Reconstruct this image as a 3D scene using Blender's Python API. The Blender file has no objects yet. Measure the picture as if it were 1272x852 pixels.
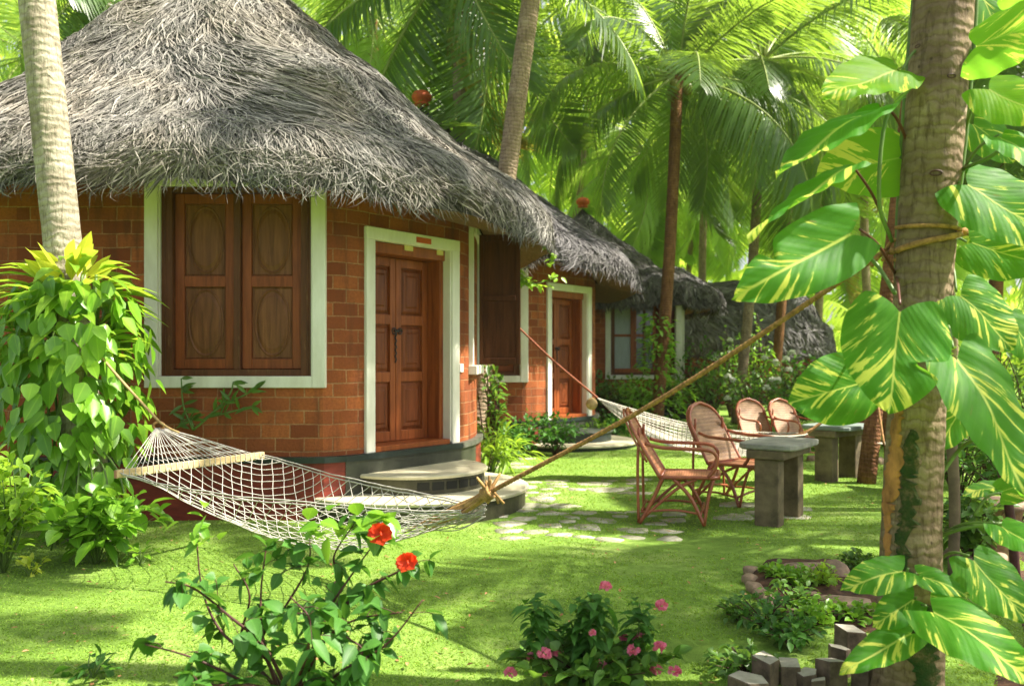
import bpy, math, random
import numpy as np
from mathutils import Vector, Matrix
R = math.radians
rng = np.random.default_rng(7)
random.seed(7)
scene = bpy.context.scene
col = scene.collection

# ------------------------------------------------------------------ camera, world, sun
F_PX, CX, HY, EYE = 1050.0, 636.0, 446.0, 1.45
cam = bpy.data.cameras.new('camera')
cam.sensor_width = 36.0
cam.lens = F_PX / 1272.0 * 36.0
cam.shift_y = 20.0 / 1272.0
cam.clip_end = 900.0
cam.clip_start = 0.05
cam_ob = bpy.data.objects.new('camera', cam)
cam_ob.location = (0, 0, EYE)
cam_ob.rotation_euler = (R(90), 0, 0)
col.objects.link(cam_ob)
scene.camera = cam_ob
cam.dof.use_dof = True
cam.dof.focus_distance = 5.2
cam.dof.aperture_fstop = 2.2

SUN_EL, SUN_AZ = R(52), R(-3)        # azimuth measured from +X towards +Y
sdir = Vector((math.cos(SUN_EL) * math.cos(SUN_AZ), math.cos(SUN_EL) * math.sin(SUN_AZ), math.sin(SUN_EL)))
sun = bpy.data.lights.new('sun', 'SUN')
sun.energy = 5.0
sun.angle = R(0.53)
sun.color = (1.0, 0.93, 0.80)
sun_ob = bpy.data.objects.new('sun', sun)
sun_ob.rotation_euler = sdir.to_track_quat('Z', 'Y').to_euler()
sun_ob.location = (20, 0, 30)
col.objects.link(sun_ob)

world = bpy.data.worlds.new('World')
scene.world = world
world.use_nodes = True
wn = world.node_tree
bg = wn.nodes['Background']
sky = wn.nodes.new('ShaderNodeTexSky')
sky.sky_type = 'NISHITA'
sky.sun_disc = False
sky.sun_elevation = SUN_EL
sky.sun_rotation = R(90) - SUN_AZ
sky.air_density = 1.0
sky.dust_density = 3.0
sky.ozone_density = 1.0
hs = wn.nodes.new('ShaderNodeHueSaturation')
hs.inputs['Saturation'].default_value = 0.45
wn.links.new(sky.outputs[0], hs.inputs['Color']); wn.links.new(hs.outputs[0], bg.inputs[0])
bg.inputs[1].default_value = 0.09

scene.view_settings.view_transform = 'Standard'
scene.view_settings.look = 'None'
scene.view_settings.exposure = 1.55
scene.view_settings.gamma = 1.0
scene.render.engine = 'CYCLES'
scene.cycles.use_denoising = True
scene.cycles.max_bounces = 7
scene.cycles.diffuse_bounces = 4
scene.cycles.glossy_bounces = 2
scene.cycles.transmission_bounces = 4
scene.cycles.transparent_max_bounces = 6
scene.cycles.sample_clamp_indirect = 4.0
scene.cycles.caustics_reflective = False
scene.cycles.caustics_refractive = False

def P(x, y, d):
    """point seen at photo pixel x, y at distance d in front of the camera"""
    return np.array([(x - CX) / F_PX * d, d, EYE - (y - HY) / F_PX * d])

# ------------------------------------------------------------------ mesh builder
class MB:
    def __init__(s):
        s.V = []; s.F = []; s.U = []; s.Rn = []; s.Mi = []; s.n = 0; s.mi = 0
    def add(s, V, F, uv=None, rnd=None):
        V = np.asarray(V, float).reshape(-1, 3)
        if len(V) == 0: return s
        if not isinstance(F, list) or (len(F) and not isinstance(F[0], np.ndarray)):
            F = [np.asarray(F, int)] if isinstance(F, np.ndarray) else group_faces(F)
        for f in F:
            s.F.append(f + s.n); s.Mi.append(s.mi)
        s.V.append(V)
        s.U.append(np.zeros((len(V), 2)) if uv is None else np.asarray(uv, float).reshape(-1, 2))
        if rnd is None: rnd = 0.5
        s.Rn.append(np.broadcast_to(np.asarray(rnd, float), (len(V),)).copy())
        s.n += len(V)
        return s
    def build(s, name, mat, parent=None, origin=(0, 0, 0), smooth=True, bevel=0.0, uvs=True):
        me = bpy.data.meshes.new(name)
        V = np.concatenate(s.V) - np.array(origin, float)
        idx = []; starts = []; tot = []; mis = []; c = 0
        for f, mi_ in zip(s.F, s.Mi):
            if len(f) == 0: continue
            k = f.shape[1]
            idx.append(f.reshape(-1)); starts.append(c + np.arange(len(f)) * k); tot.append(np.full(len(f), k)); mis.append(np.full(len(f), mi_)); c += f.size
        idx = np.concatenate(idx); starts = np.concatenate(starts); tot = np.concatenate(tot); mis = np.concatenate(mis)
        me.vertices.add(len(V)); me.vertices.foreach_set('co', V.astype(np.float32).ravel())
        me.loops.add(len(idx)); me.loops.foreach_set('vertex_index', idx.astype(np.int32))
        me.polygons.add(len(starts)); me.polygons.foreach_set('loop_start', starts.astype(np.int32))
        me.polygons.foreach_set('loop_total', tot.astype(np.int32))
        me.polygons.foreach_set('use_smooth', np.full(len(starts), bool(smooth)))
        me.polygons.foreach_set('material_index', mis.astype(np.int32))
        me.update(calc_edges=True)
        if uvs:
            ul = me.uv_layers.new(name='UVMap')
            ul.data.foreach_set('uv', np.concatenate(s.U)[idx].astype(np.float32).ravel())
        at = me.attributes.new('rnd', 'FLOAT', 'POINT')
        at.data.foreach_set('value', np.concatenate(s.Rn).astype(np.float32))
        ms = mat if isinstance(mat, (list, tuple)) else [mat]
        for m in ms: me.materials.append(m)
        me.validate()
        ob = bpy.data.objects.new(name, me)
        col.objects.link(ob)
        if parent is not None: ob.parent = parent
        if bevel > 0:
            b = ob.modifiers.new('bevel', 'BEVEL'); b.width = bevel; b.segments = 2
            b.limit_method = 'ANGLE'; b.angle_limit = R(40); b.harden_normals = False
        return ob

def group_faces(F):
    d = {}
    for f in F: d.setdefault(len(f), []).append(f)
    return [np.array(v, int) for v in d.values()]

def tag(o, label=None, cat=None, group=None, kind=None):
    if label: o['label'] = label
    if cat: o['category'] = cat
    if group: o['group'] = group
    if kind: o['kind'] = kind
    return o

def empty(name, loc, label=None, cat=None, group=None, rz=0.0):
    o = bpy.data.objects.new(name, None)
    o.empty_display_size = 0.2
    col.objects.link(o)
    o.location = tuple(float(v) for v in loc)
    o.rotation_euler = (0, 0, rz)
    tag(o, label, cat, group)
    return o

def dup(root, loc, rz, label, parent=None):
    c = root.copy(); col.objects.link(c)
    if parent is not None: c.parent = parent
    else:
        c.location = tuple(float(v) for v in loc); c.rotation_euler = (0, 0, rz); c['label'] = label
    for ch in list(root.children):
        dup(ch, None, None, None, c)
    return c

# ------------------------------------------------------------------ shapes
def nrm(a):
    a = np.asarray(a, float)
    return a / np.maximum(np.linalg.norm(a, axis=-1, keepdims=True), 1e-9)

def crom(pts, n):
    """smooth curve through pts, n samples"""
    p = np.asarray(pts, float)
    if len(p) == 2:
        t = np.linspace(0, 1, n)[:, None]; return p[0] * (1 - t) + p[1] * t
    q = np.vstack([2 * p[0] - p[1], p, 2 * p[-1] - p[-2]])
    u = np.linspace(0, len(p) - 1 - 1e-6, n); i = u.astype(int); t = (u - i)[:, None]
    a, b, c, d = q[i], q[i + 1], q[i + 2], q[i + 3]
    return 0.5 * (2 * b + (c - a) * t + (2 * a - 5 * b + 4 * c - d) * t * t + (3 * b - a - 3 * c + d) * t ** 3)

def tube(mb, Pts, rad, sides=8, cap=True, rnd=None, squash=None):
    Pts = np.asarray(Pts, float); n = len(Pts)
    rad = np.broadcast_to(np.asarray(rad, float), (n,))
    T = nrm(np.gradient(Pts, axis=0))
    up = np.array([0, 0, 1.0]) if abs(T[0][2]) < 0.9 else np.array([1.0, 0, 0])
    A = np.zeros((n, 3)); a = nrm(np.cross(T[0], up))
    for i in range(n):
        a = a - T[i] * np.dot(a, T[i]); a = nrm(a); A[i] = a
    B = np.cross(T, A)
    th = np.arange(sides) / sides * 2 * math.pi
    s1 = 1.0 if squash is None else squash
    V = Pts[:, None] + rad[:, None, None] * (np.cos(th)[None, :, None] * A[:, None] + s1 * np.sin(th)[None, :, None] * B[:, None])
    i = np.arange(n - 1)[:, None]; j = np.arange(sides)[None]
    j2 = (j + 1) % sides
    F = np.stack([i * sides + j, i * sides + j2, (i + 1) * sides + j2, (i + 1) * sides + j], -1).reshape(-1, 4)
    L = np.concatenate([[0], np.cumsum(np.linalg.norm(np.diff(Pts, axis=0), axis=1))])
    uv = np.stack(np.broadcast_arrays(th[None] / (2 * math.pi), L[:, None]), -1).reshape(-1, 2)
    Fs = [F]
    V = V.reshape(-1, 3)
    if cap:
        Fs.append(np.array([list(range(sides))[::-1]])); Fs.append(np.array([[(n - 1) * sides + k for k in range(sides)]]))
    mb.add(V, Fs, uv, rnd)
    return mb

def ribbons(mb, C, S, W, rnd):
    """C (N,K,3) centre lines, S (N,K,3) or (N,1,3) side directions, W (N,K) half widths"""
    N, K, _ = C.shape
    L = C - S * W[..., None]; Rr = C + S * W[..., None]
    V = np.stack([L, Rr], 2).reshape(-1, 3)
    b = (np.arange(N) * K * 2)[:, None] + (np.arange(K - 1) * 2)[None]
    F = np.stack([b, b + 1, b + 3, b + 2], -1).reshape(-1, 4)
    uv = np.stack(np.broadcast_arrays(np.linspace(0, 1, K)[None, :, None], np.array([-1.0, 1.0])[None, None]), -1)
    uv = np.broadcast_to(uv, (N, K, 2, 2)).reshape(-1, 2)
    mb.add(V, F, uv, np.repeat(np.broadcast_to(rnd, (N,)), K * 2))
    return mb

def grid_faces(n, m, closed=False):
    i = np.arange(n - 1)[:, None]; j = np.arange(m if closed else m - 1)[None]; j2 = (j + 1) % m
    return np.stack([i * m + j, i * m + j2, (i + 1) * m + j2, (i + 1) * m + j], -1).reshape(-1, 4)

class Frame:
    """local box space: a along, b up, c outward"""
    def __init__(s, O, A, N, Up=(0, 0, 1)):
        s.O = np.array(O, float); s.A = nrm(A); s.N = nrm(N); s.U = np.array(Up, float)
    def pt(s, a, b, c): return s.O + s.A * a + s.U * b + s.N * c
    def box(s, mb, a0, a1, b0, b1, c0, c1, rnd=None):
        V = [s.pt(a, b, c) for c in (c0, c1) for b in (b0, b1) for a in (a0, a1)]
        F = np.array([[0, 2, 3, 1], [4, 5, 7, 6], [0, 1, 5, 4], [2, 6, 7, 3], [0, 4, 6, 2], [1, 3, 7, 5]])
        if np.dot(np.cross(s.A, s.U), s.N) < 0: F = F[:, ::-1]
        mb.add(V, F, None, rnd); return mb
    def slab(s, mb, a0, a1, b0, b1, c0, c1, inset):
        """raised field: outer rect at c0, inner rect at c1"""
        o = [(a0, b0), (a1, b0), (a1, b1), (a0, b1)]; i = [(a0 + inset, b0 + inset), (a1 - inset, b0 + inset), (a1 - inset, b1 - inset), (a0 + inset, b1 - inset)]
        V = [s.pt(a, b, c0) for a, b in o] + [s.pt(a, b, c1) for a, b in i]
        F = [(0, 1, 5, 4), (1, 2, 6, 5), (2, 3, 7, 6), (3, 0, 4, 7), (4, 5, 6, 7)]
        if np.dot(np.cross(s.A, s.U), s.N) < 0: F = [f[::-1] for f in F]
        mb.add(V, [list(f) for f in F]); return mb

# small leaf templates: rows along the midrib, three columns
def leaf_template(shape, rows=5):
    t = np.linspace(0, 1, rows)
    if shape == 'ovate': w = np.sin(np.pi * t ** 0.75) ** 0.8
    elif shape == 'lance': w = np.sin(np.pi * t ** 0.85)
    elif shape == 'heart': w = np.clip(np.cos((t - 0.28) / 0.72 * np.pi / 2), 0, 1) ** 0.8 * np.where(t < 0.02, 0.25, 1)
    else: w = np.sqrt(np.clip(1 - (2 * t - 1) ** 2, 0, 1))
    w = w / w.max(); w[-1] = 0.0
    if shape != 'heart': w[0] = 0.03
    y = np.array([-1, 0, 1.0])
    X = np.repeat(t[:, None], 3, 1); Y = w[:, None] * y[None] * 0.5; Z = np.abs(Y) * 0.35
    uv = np.stack([X, Y * 2], -1).reshape(-1, 2)
    return X.ravel(), Y.ravel(), Z.ravel(), grid_faces(rows, 3), uv
TPL = {k: leaf_template(k) for k in ('ovate', 'lance', 'heart', 'round')}
TPL3 = {k: leaf_template(k, 4) for k in ('ovate', 'lance', 'heart', 'round')}

def leaves(mb, pos, d, up, L, W, shape='ovate', droop=0.25, rnd=None, low=False):
    pos = np.asarray(pos, float); N = len(pos)
    if N == 0: return mb
    d = nrm(d); s = nrm(np.cross(up, d)); n = np.cross(d, s)
    x, y, z, F, uv = (TPL3 if low else TPL)[shape]
    L = np.broadcast_to(L, (N,)); W = np.broadcast_to(W, (N,)); droop = np.broadcast_to(droop, (N,))
    V = pos[:, None] + d[:, None] * (x[None] * L[:, None])[..., None] + s[:, None] * (y[None] * W[:, None])[..., None] + n[:, None] * (z[None] * W[:, None])[..., None]
    V[..., 2] -= (droop * L)[:, None] * x[None] ** 2
    k = len(x)
    FF = (np.arange(N) * k)[:, None, None] + F[None]
    if rnd is None: rnd = rng.random(N)
    mb.add(V.reshape(-1, 3), FF.reshape(-1, 4), np.tile(uv, (N, 1)), np.repeat(rnd, k))
    return mb

def rdir(n):
    return nrm(rng.normal(size=(n, 3)))

def snoise(p, seed=0, octaves=3):
    """cheap smooth noise from sines, p (...,k)"""
    r = np.random.default_rng(seed); p = np.asarray(p, float); out = np.zeros(p.shape[:-1]); a = 1.0; f = 1.0; tot = 0
    for o in range(octaves):
        for q in range(4):
            k = r.normal(size=p.shape[-1]) * f; out = out + a * np.sin(p @ k + r.random() * 6.28); tot += a * 0.5
        a *= 0.5; f *= 2.1
    return out / tot

# ------------------------------------------------------------------ materials
def mat_new(name):
    m = bpy.data.materials.new(name); m.use_nodes = True
    nt = m.node_tree; nt.nodes.clear()
    out = nt.nodes.new('ShaderNodeOutputMaterial')
    return m, nt, out
def nd(nt, t, **kw):
    n = nt.nodes.new(t)
    for k, v in kw.items(): setattr(n, k, v)
    return n
def lk(nt, a, b): nt.links.new(a, b)
def ramp(nt, fac, stops):
    r = nd(nt, 'ShaderNodeValToRGB'); e = r.color_ramp.elements
    while len(e) < len(stops): e.new(0.5)
    for i, (p, c) in enumerate(stops):
        e[i].position = p; e[i].color = (c[0], c[1], c[2], 1) if not isinstance(c, (int, float)) else (c, c, c, 1)
    lk(nt, fac, r.inputs[0]); return r.outputs[0]
def mixc(nt, f, a, b, mode='MIX'):
    m = nd(nt, 'ShaderNodeMix', data_type='RGBA', blend_type=mode)
    for sock, v in ((m.inputs[0], f), (m.inputs[6], a), (m.inputs[7], b)):
        if hasattr(v, 'is_output'): lk(nt, v, sock)
        elif isinstance(v, (int, float)): sock.default_value = v if sock == m.inputs[0] else (v, v, v, 1)
        else: sock.default_value = (v[0], v[1], v[2], 1)
    return m.outputs[2]
def math_(nt, op, a, b=None, c=None):
    m = nd(nt, 'ShaderNodeMath', operation=op)
    for i, v in enumerate((a, b, c)):
        if v is None: continue
        if hasattr(v, 'is_output'): lk(nt, v, m.inputs[i])
        else: m.inputs[i].default_value = v
    return m.outputs[0]
def noise(nt, vec, scale, detail=4, rough=0.6, dist=0.0):
    n = nd(nt, 'ShaderNodeTexNoise'); n.inputs['Scale'].default_value = scale; n.inputs['Detail'].default_value = detail
    n.inputs['Roughness'].default_value = rough; n.inputs['Distortion'].default_value = dist
    if vec is not None: lk(nt, vec, n.inputs['Vector'])
    return n.outputs[0]
def mapping(nt, vec, scale=(1, 1, 1), rot=(0, 0, 0), loc=(0, 0, 0)):
    m = nd(nt, 'ShaderNodeMapping'); m.inputs['Scale'].default_value = scale; m.inputs['Rotation'].default_value = rot; m.inputs['Location'].default_value = loc
    lk(nt, vec, m.inputs['Vector']); return m.outputs[0]
def bump(nt, h, strength=0.3, dist=0.01):
    b = nd(nt, 'ShaderNodeBump'); b.inputs['Strength'].default_value = strength; b.inputs['Distance'].default_value = dist
    lk(nt, h, b.inputs['Height']); return b.outputs[0]
def princ(nt, out, base, rough=0.6, normal=None, spec=0.5):
    p = nd(nt, 'ShaderNodeBsdfPrincipled')
    if hasattr(base, 'is_output'): lk(nt, base, p.inputs['Base Color'])
    else: p.inputs['Base Color'].default_value = (*base, 1)
    if hasattr(rough, 'is_output'): lk(nt, rough, p.inputs['Roughness'])
    else: p.inputs['Roughness'].default_value = rough
    p.inputs['Specular IOR Level'].default_value = spec
    if normal is not None: lk(nt, normal, p.inputs['Normal'])
    if out is not None: lk(nt, p.outputs[0], out.inputs[0])
    return p
def texco(nt, which='Object'):
    return nd(nt, 'ShaderNodeTexCoord').outputs[which]
def attr(nt, name='rnd'):
    return nd(nt, 'ShaderNodeAttribute', attribute_name=name).outputs['Fac']

def leaf_mat(name, c0, c1, trans=0.4, tcol=None, rough=0.4, spec=0.4, blotch=None):
    """leaf: reflective front mixed with translucent light coming through"""
    m, nt, out = mat_new(name)
    r = attr(nt)
    oi = nd(nt, 'ShaderNodeObjectInfo').outputs['Random']
    c = mixc(nt, r, c0, c1)
    n = noise(nt, texco(nt), 14, 2)
    c = mixc(nt, math_(nt, 'MULTIPLY', n, 0.35), c, (c0[0] * 0.5, c0[1] * 0.55, c0[2] * 0.5))
    c = mixc(nt, math_(nt, 'MULTIPLY', oi, 0.25), c, c1)
    if blotch:
        bn = noise(nt, texco(nt), blotch[1], 3)
        c = mixc(nt, ramp(nt, bn, [(blotch[2], 0.0), (blotch[2] + 0.06, 1.0)]), c, blotch[0])
    uv = nd(nt, 'ShaderNodeUVMap').outputs[0]
    sx = nd(nt, 'ShaderNodeSeparateXYZ'); lk(nt, uv, sx.inputs[0])
    av = math_(nt, 'ABSOLUTE', sx.outputs[1])
    mid = ramp(nt, av, [(0.02, 1.0), (0.10, 0.0)])
    c = mixc(nt, math_(nt, 'MULTIPLY', mid, 0.35), c, (c1[0] * 1.6, c1[1] * 1.4, c1[2] * 1.6))
    p = princ(nt, None, c, rough, None, spec)
    t = nd(nt, 'ShaderNodeBsdfTranslucent')
    tc = mixc(nt, 0.75, c, tcol or (c1[0] * 2.2, c1[1] * 2.0, c1[2]))
    lk(nt, tc, t.inputs[0])
    mx = nd(nt, 'ShaderNodeMixShader'); mx.inputs[0].default_value = trans
    lk(nt, p.outputs[0], mx.inputs[1]); lk(nt, t.outputs[0], mx.inputs[2]); lk(nt, mx.outputs[0], out.inputs[0])
    return m

def plain(name, c, rough=0.6, var=0.25, scale=6, bumpv=0.15, spec=0.4, stretch=(1, 1, 1), dark=None):
    m, nt, out = mat_new(name)
    v = mapping(nt, texco(nt), stretch)
    n = noise(nt, v, scale, 6, 0.65)
    d = dark or tuple(x * (1 - var * 2) for x in c); b = tuple(min(1, x * (1 + var)) for x in c)
    cc = ramp(nt, n, [(0.3, d), (0.7, b)])
    n2 = noise(nt, v, scale * 9, 4, 0.7)
    cc = mixc(nt, math_(nt, 'MULTIPLY', n2, 0.3), cc, d)
    princ(nt, out, cc, rough, bump(nt, math_(nt, 'ADD', n, math_(nt, 'MULTIPLY', n2, 0.5)), bumpv, 0.01) if bumpv else None, spec)
    return m

def brick_mat():
    m, nt, out = mat_new('laterite_brick')
    uv = nd(nt, 'ShaderNodeUVMap').outputs[0]
    wob = noise(nt, uv, 9, 3)
    vv = nd(nt, 'ShaderNodeVectorMath', operation='MULTIPLY_ADD')
    nc = nd(nt, 'ShaderNodeTexNoise'); nc.inputs['Scale'].default_value = 7; lk(nt, uv, nc.inputs['Vector'])
    lk(nt, nc.outputs['Color'], vv.inputs[0]); vv.inputs[1].default_value = (0.016, 0.016, 0); lk(nt, uv, vv.inputs[2])
    b = nd(nt, 'ShaderNodeTexBrick'); lk(nt, vv.outputs[0], b.inputs['Vector'])
    b.inputs['Scale'].default_value = 1.0; b.inputs['Brick Width'].default_value = 0.262; b.inputs['Row Height'].default_value = 0.1235
    b.inputs['Mortar Size'].default_value = 0.007; b.inputs['Mortar Smooth'].default_value = 0.35; b.inputs['Bias'].default_value = 0.0
    b.inputs['Color1'].default_value = (0.22, 0.056, 0.020, 1); b.inputs['Color2'].default_value = (0.50, 0.150, 0.048, 1)
    b.inputs['Mortar'].default_value = (0.50, 0.27, 0.13, 1)
    n = noise(nt, uv, 2.2, 5, 0.6); c = mixc(nt, ramp(nt, n, [(0.35, 0.6), (0.62, 0.0)]), b.outputs[0], (0.20, 0.055, 0.025))
    n2 = noise(nt, uv, 40, 5, 0.7); c = mixc(nt, ramp(nt, n2, [(0.35, 0.45), (0.6, 0.0)]), c, (0.17, 0.05, 0.02))
    n3 = noise(nt, mapping(nt, uv, (5, 0.7, 1)), 1.3, 4, 0.6)
    c = mixc(nt, ramp(nt, n3, [(0.52, 0.0), (0.72, 0.7)]), c, (0.09, 0.04, 0.022))
    h = math_(nt, 'ADD', math_(nt, 'MULTIPLY', b.outputs[1], -1.0), math_(nt, 'MULTIPLY', n2, 0.9))
    c = mixc(nt, ramp(nt, noise(nt, uv, 130, 3, 0.8), [(0.30, 0.6), (0.42, 0.0)]), c, (0.10, 0.03, 0.015))
    princ(nt, out, c, 0.85, bump(nt, h, 0.8, 0.014), 0.15)
    return m

def wood_mat(name, c0, c1, rough=0.42, stretch=(14, 14, 1.2), worn=None, spec=0.22):
    m, nt, out = mat_new(name)
    v = mapping(nt, texco(nt), stretch)
    n = noise(nt, v, 1.6, 6, 0.65, 0.6); n2 = noise(nt, v, 7, 4, 0.7)
    c = ramp(nt, n, [(0.28, c0), (0.72, c1)])
    c = mixc(nt, math_(nt, 'MULTIPLY', n2, 0.35), c, tuple(x * 0.45 for x in c0))
    if worn:
        n3 = noise(nt, mapping(nt, texco(nt), (9, 9, 0.8)), 2.3, 5, 0.6)
        c = mixc(nt, ramp(nt, n3, [(0.60, 0.0), (0.70, 0.8)]), c, worn)
    rg = ramp(nt, n2, [(0.3, rough - 0.1), (0.7, rough + 0.15)])
    princ(nt, out, c, rg, bump(nt, n2, 0.2, 0.004), spec)
    return m

def thatch_mat(name, lo, hi, warm):
    m, nt, out = mat_new(name)
    r = attr(nt)
    c = ramp(nt, r, [(0.0, lo), (0.55, tuple((a + b) / 2 for a, b in zip(lo, hi))), (1.0, hi)])
    big = noise(nt, texco(nt), 1.1, 4, 0.6)
    c = mixc(nt, ramp(nt, big, [(0.45, 0.0), (0.68, 0.5)]), c, mixc(nt, r, (warm[0] * 0.35, warm[1] * 0.33, warm[2] * 0.3), (warm[0] * 1.5, warm[1] * 1.5, warm[2] * 1.5)))
    sp = noise(nt, texco(nt), 60, 3, 0.7)
    c = mixc(nt, math_(nt, 'MULTIPLY', sp, 0.4), c, lo)
    princ(nt, out, c, 0.75, None, 0.2)
    return m

def bark_mat(name, base, dark, light, ring=11.0, moss=None):
    m, nt, out = mat_new(name)
    uv = nd(nt, 'ShaderNodeUVMap').outputs[0]
    ob = texco(nt)
    n = noise(nt, ob, 5, 6, 0.65)
    w = nd(nt, 'ShaderNodeTexWave', wave_type='BANDS', bands_direction='Y'); w.inputs['Scale'].default_value = ring / 6.28 * 3
    w.inputs['Distortion'].default_value = 5; w.inputs['Detail'].default_value = 4; w.inputs['Detail Scale'].default_value = 2.2
    lk(nt, uv, w.inputs['Vector'])
    fib = noise(nt, mapping(nt, ob, (22, 22, 4)), 1.8, 6, 0.7)
    c = ramp(nt, n, [(0.3, dark), (0.55, base), (0.75, light)])
    c = mixc(nt, ramp(nt, w.outputs[1], [(0.0, 0.55), (0.25, 0.0)]), c, dark)
    c = mixc(nt, ramp(nt, fib, [(0.36, 0.75), (0.5, 0.0)]), c, tuple(x * 0.6 for x in dark))
    spot = nd(nt, 'ShaderNodeTexVoronoi'); spot.inputs['Scale'].default_value = 16; lk(nt, mapping(nt, ob, (1, 1, 0.8)), spot.inputs['Vector'])
    c = mixc(nt, ramp(nt, spot.outputs[0], [(0.05, 0.8), (0.13, 0.0)]), c, tuple(x * 0.35 for x in dark))
    if moss:
        mz = noise(nt, ob, 3.0, 5, 0.6); c = mixc(nt, ramp(nt, mz, [(0.52, 0.0), (0.62, 0.85)]), c, moss)
    h = math_(nt, 'ADD', math_(nt, 'MULTIPLY', w.outputs[1], 0.6), fib)
    princ(nt, out, c, 0.85, bump(nt, h, 0.55, 0.02), 0.15)
    return m

M = {}
M['brick'] = brick_mat()
M['white'] = plain('white_lime_paint', (0.82, 0.80, 0.73), 0.7, 0.05, 2.5, 0.15, stretch=(2, 2, 0.5), dark=(0.60, 0.57, 0.47))
M['door'] = wood_mat('oiled_teak_door', (0.17, 0.040, 0.011), (0.44, 0.120, 0.030), 0.4)
M['doorpanel'] = wood_mat('dark_carved_door_panel', (0.10, 0.024, 0.008), (0.30, 0.080, 0.022), 0.4)
M['shutter'] = wood_mat('dark_teak_shutter', (0.15, 0.038, 0.013), (0.36, 0.095, 0.030), 0.42)
M['wframe'] = wood_mat('worn_window_wood', (0.075, 0.028, 0.012), (0.17, 0.06, 0.025), 0.5, worn=(0.42, 0.26, 0.11))
M['panelwood'] = wood_mat('carved_panel_wood', (0.10, 0.036, 0.014), (0.30, 0.115, 0.045), 0.45)
M['blackwood'] = wood_mat('dark_shutter_wood', (0.040, 0.014, 0.006), (0.11, 0.038, 0.014), 0.6, spec=0.1)
M['plinth'] = plain('mossy_dark_plinth', (0.055, 0.06, 0.04), 0.5, 0.35, 3.5, 0.25)
M['plinthtrim'] = plain('grey_plinth_trim', (0.11, 0.115, 0.09), 0.55, 0.3, 5, 0.1)
M['darktrim'] = plain('dark_painted_trim', (0.02, 0.03, 0.028), 0.35, 0.2, 6, 0.1)
M['redplinth'] = plain('red_oxide_plinth', (0.22, 0.030, 0.016), 0.6, 0.3, 3, 0.2, stretch=(1, 1, 5))
M['steptop'] = plain('polished_cream_cement', (0.60, 0.55, 0.38), 0.5, 0.14, 4, 0.1)
M['stepdark'] = plain('dark_weathered_cement', (0.070, 0.066, 0.035), 0.5, 0.4, 5, 0.3)
M['steptop2'] = plain('dark_polished_step', (0.05, 0.06, 0.05), 0.35, 0.3, 5, 0.1)
M['vent'] = plain('dark_vent_hole', (0.008, 0.009, 0.006), 0.7, 0.1, 5, 0)
M['iron'] = plain('black_iron', (0.02, 0.02, 0.022), 0.4, 0.2, 20, 0.1)
M['terracotta'] = plain('terracotta', (0.62, 0.11, 0.025), 0.65, 0.2, 6, 0.15)
M['thatch'] = thatch_mat('grey_palm_thatch', (0.042, 0.040, 0.038), (0.45, 0.425, 0.385), (0.38, 0.32, 0.24))
M['thatchbase'] = plain('thatch_underlayer', (0.045, 0.042, 0.04), 0.95, 0.4, 12, 0.3)
M['thatchunder'] = plain('thatch_underside', (0.23, 0.12, 0.05), 0.9, 0.4, 14, 0.4, stretch=(3, 3, 1))
M['thatchfar'] = thatch_mat('grey_brown_old_thatch', (0.045, 0.042, 0.045), (0.27, 0.255, 0.26), (0.20, 0.175, 0.165))
M['glass'] = plain('window_glass', (0.10, 0.13, 0.15), 0.05, 0.05, 1, 0, spec=1.0)
M['curtain'] = plain('red_curtain', (0.16, 0.01, 0.015), 0.8, 0.2, 4, 0, stretch=(20, 20, 1))
M['curtainlight'] = plain('pale_curtain', (0.42, 0.47, 0.50), 0.8, 0.15, 4, 0, stretch=(20, 20, 1))
M['switch'] = plain('white_plastic', (0.75, 0.75, 0.72), 0.35, 0.03, 3, 0)
M['palmbark'] = bark_mat('pale_palm_bark', (0.40, 0.36, 0.27), (0.24, 0.20, 0.14), (0.52, 0.48, 0.38), 10)
M['palmbark2'] = bark_mat('tan_palm_bark', (0.34, 0.25, 0.17), (0.20, 0.14, 0.09), (0.46, 0.36, 0.26), 12)
M['palmbark3'] = bark_mat('brown_palm_bark', (0.24, 0.11, 0.05), (0.13, 0.055, 0.028), (0.35, 0.175, 0.085), 13)
M['treebark'] = bark_mat('rough_tree_bark', (0.25, 0.18, 0.115), (0.13, 0.085, 0.05), (0.38, 0.30, 0.21), 14, None)
def moss_mat():
    m, nt, out = mat_new('moss_on_bark'); o = texco(nt); n = noise(nt, o, 11, 6, 0.75); f = noise(nt, o, 60, 4, 0.7)
    c = ramp(nt, n, [(0.40, (0.20, 0.14, 0.085)), (0.47, (0.07, 0.085, 0.03)), (0.62, (0.022, 0.065, 0.018)), (0.8, (0.05, 0.14, 0.03))])
    c = mixc(nt, math_(nt, 'MULTIPLY', f, 0.5), c, (0.02, 0.03, 0.012)); princ(nt, out, c, 0.95, bump(nt, math_(nt, 'ADD', n, f), 0.9, 0.02), 0.1); return m
M['moss'] = moss_mat()
M['rawbark'] = plain('orange_inner_bark', (0.46, 0.20, 0.065), 0.85, 0.4, 12, 0.6, stretch=(1, 1, 0.5))
M['soil'] = plain('red_brown_soil', (0.12, 0.055, 0.030), 0.95, 0.5, 14, 0.8)
M['stone'] = plain('pale_flagstone', (0.52, 0.46, 0.40), 0.9, 0.25, 6, 0.5, dark=(0.17, 0.20, 0.08))
M['bare'] = plain('bare_dry_soil', (0.42, 0.30, 0.20), 0.95, 0.3, 14, 0.6)
M['bedstone'] = plain('bed_edging_stone', (0.38, 0.26, 0.18), 0.85, 0.35, 7, 0.6)
M['tablestone'] = plain('weathered_table_stone', (0.30, 0.29, 0.25), 0.7, 0.25, 6, 0.3)
M['tableleg'] = plain('brown_stained_stone', (0.20, 0.15, 0.085), 0.85, 0.35, 5, 0.5)
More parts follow.
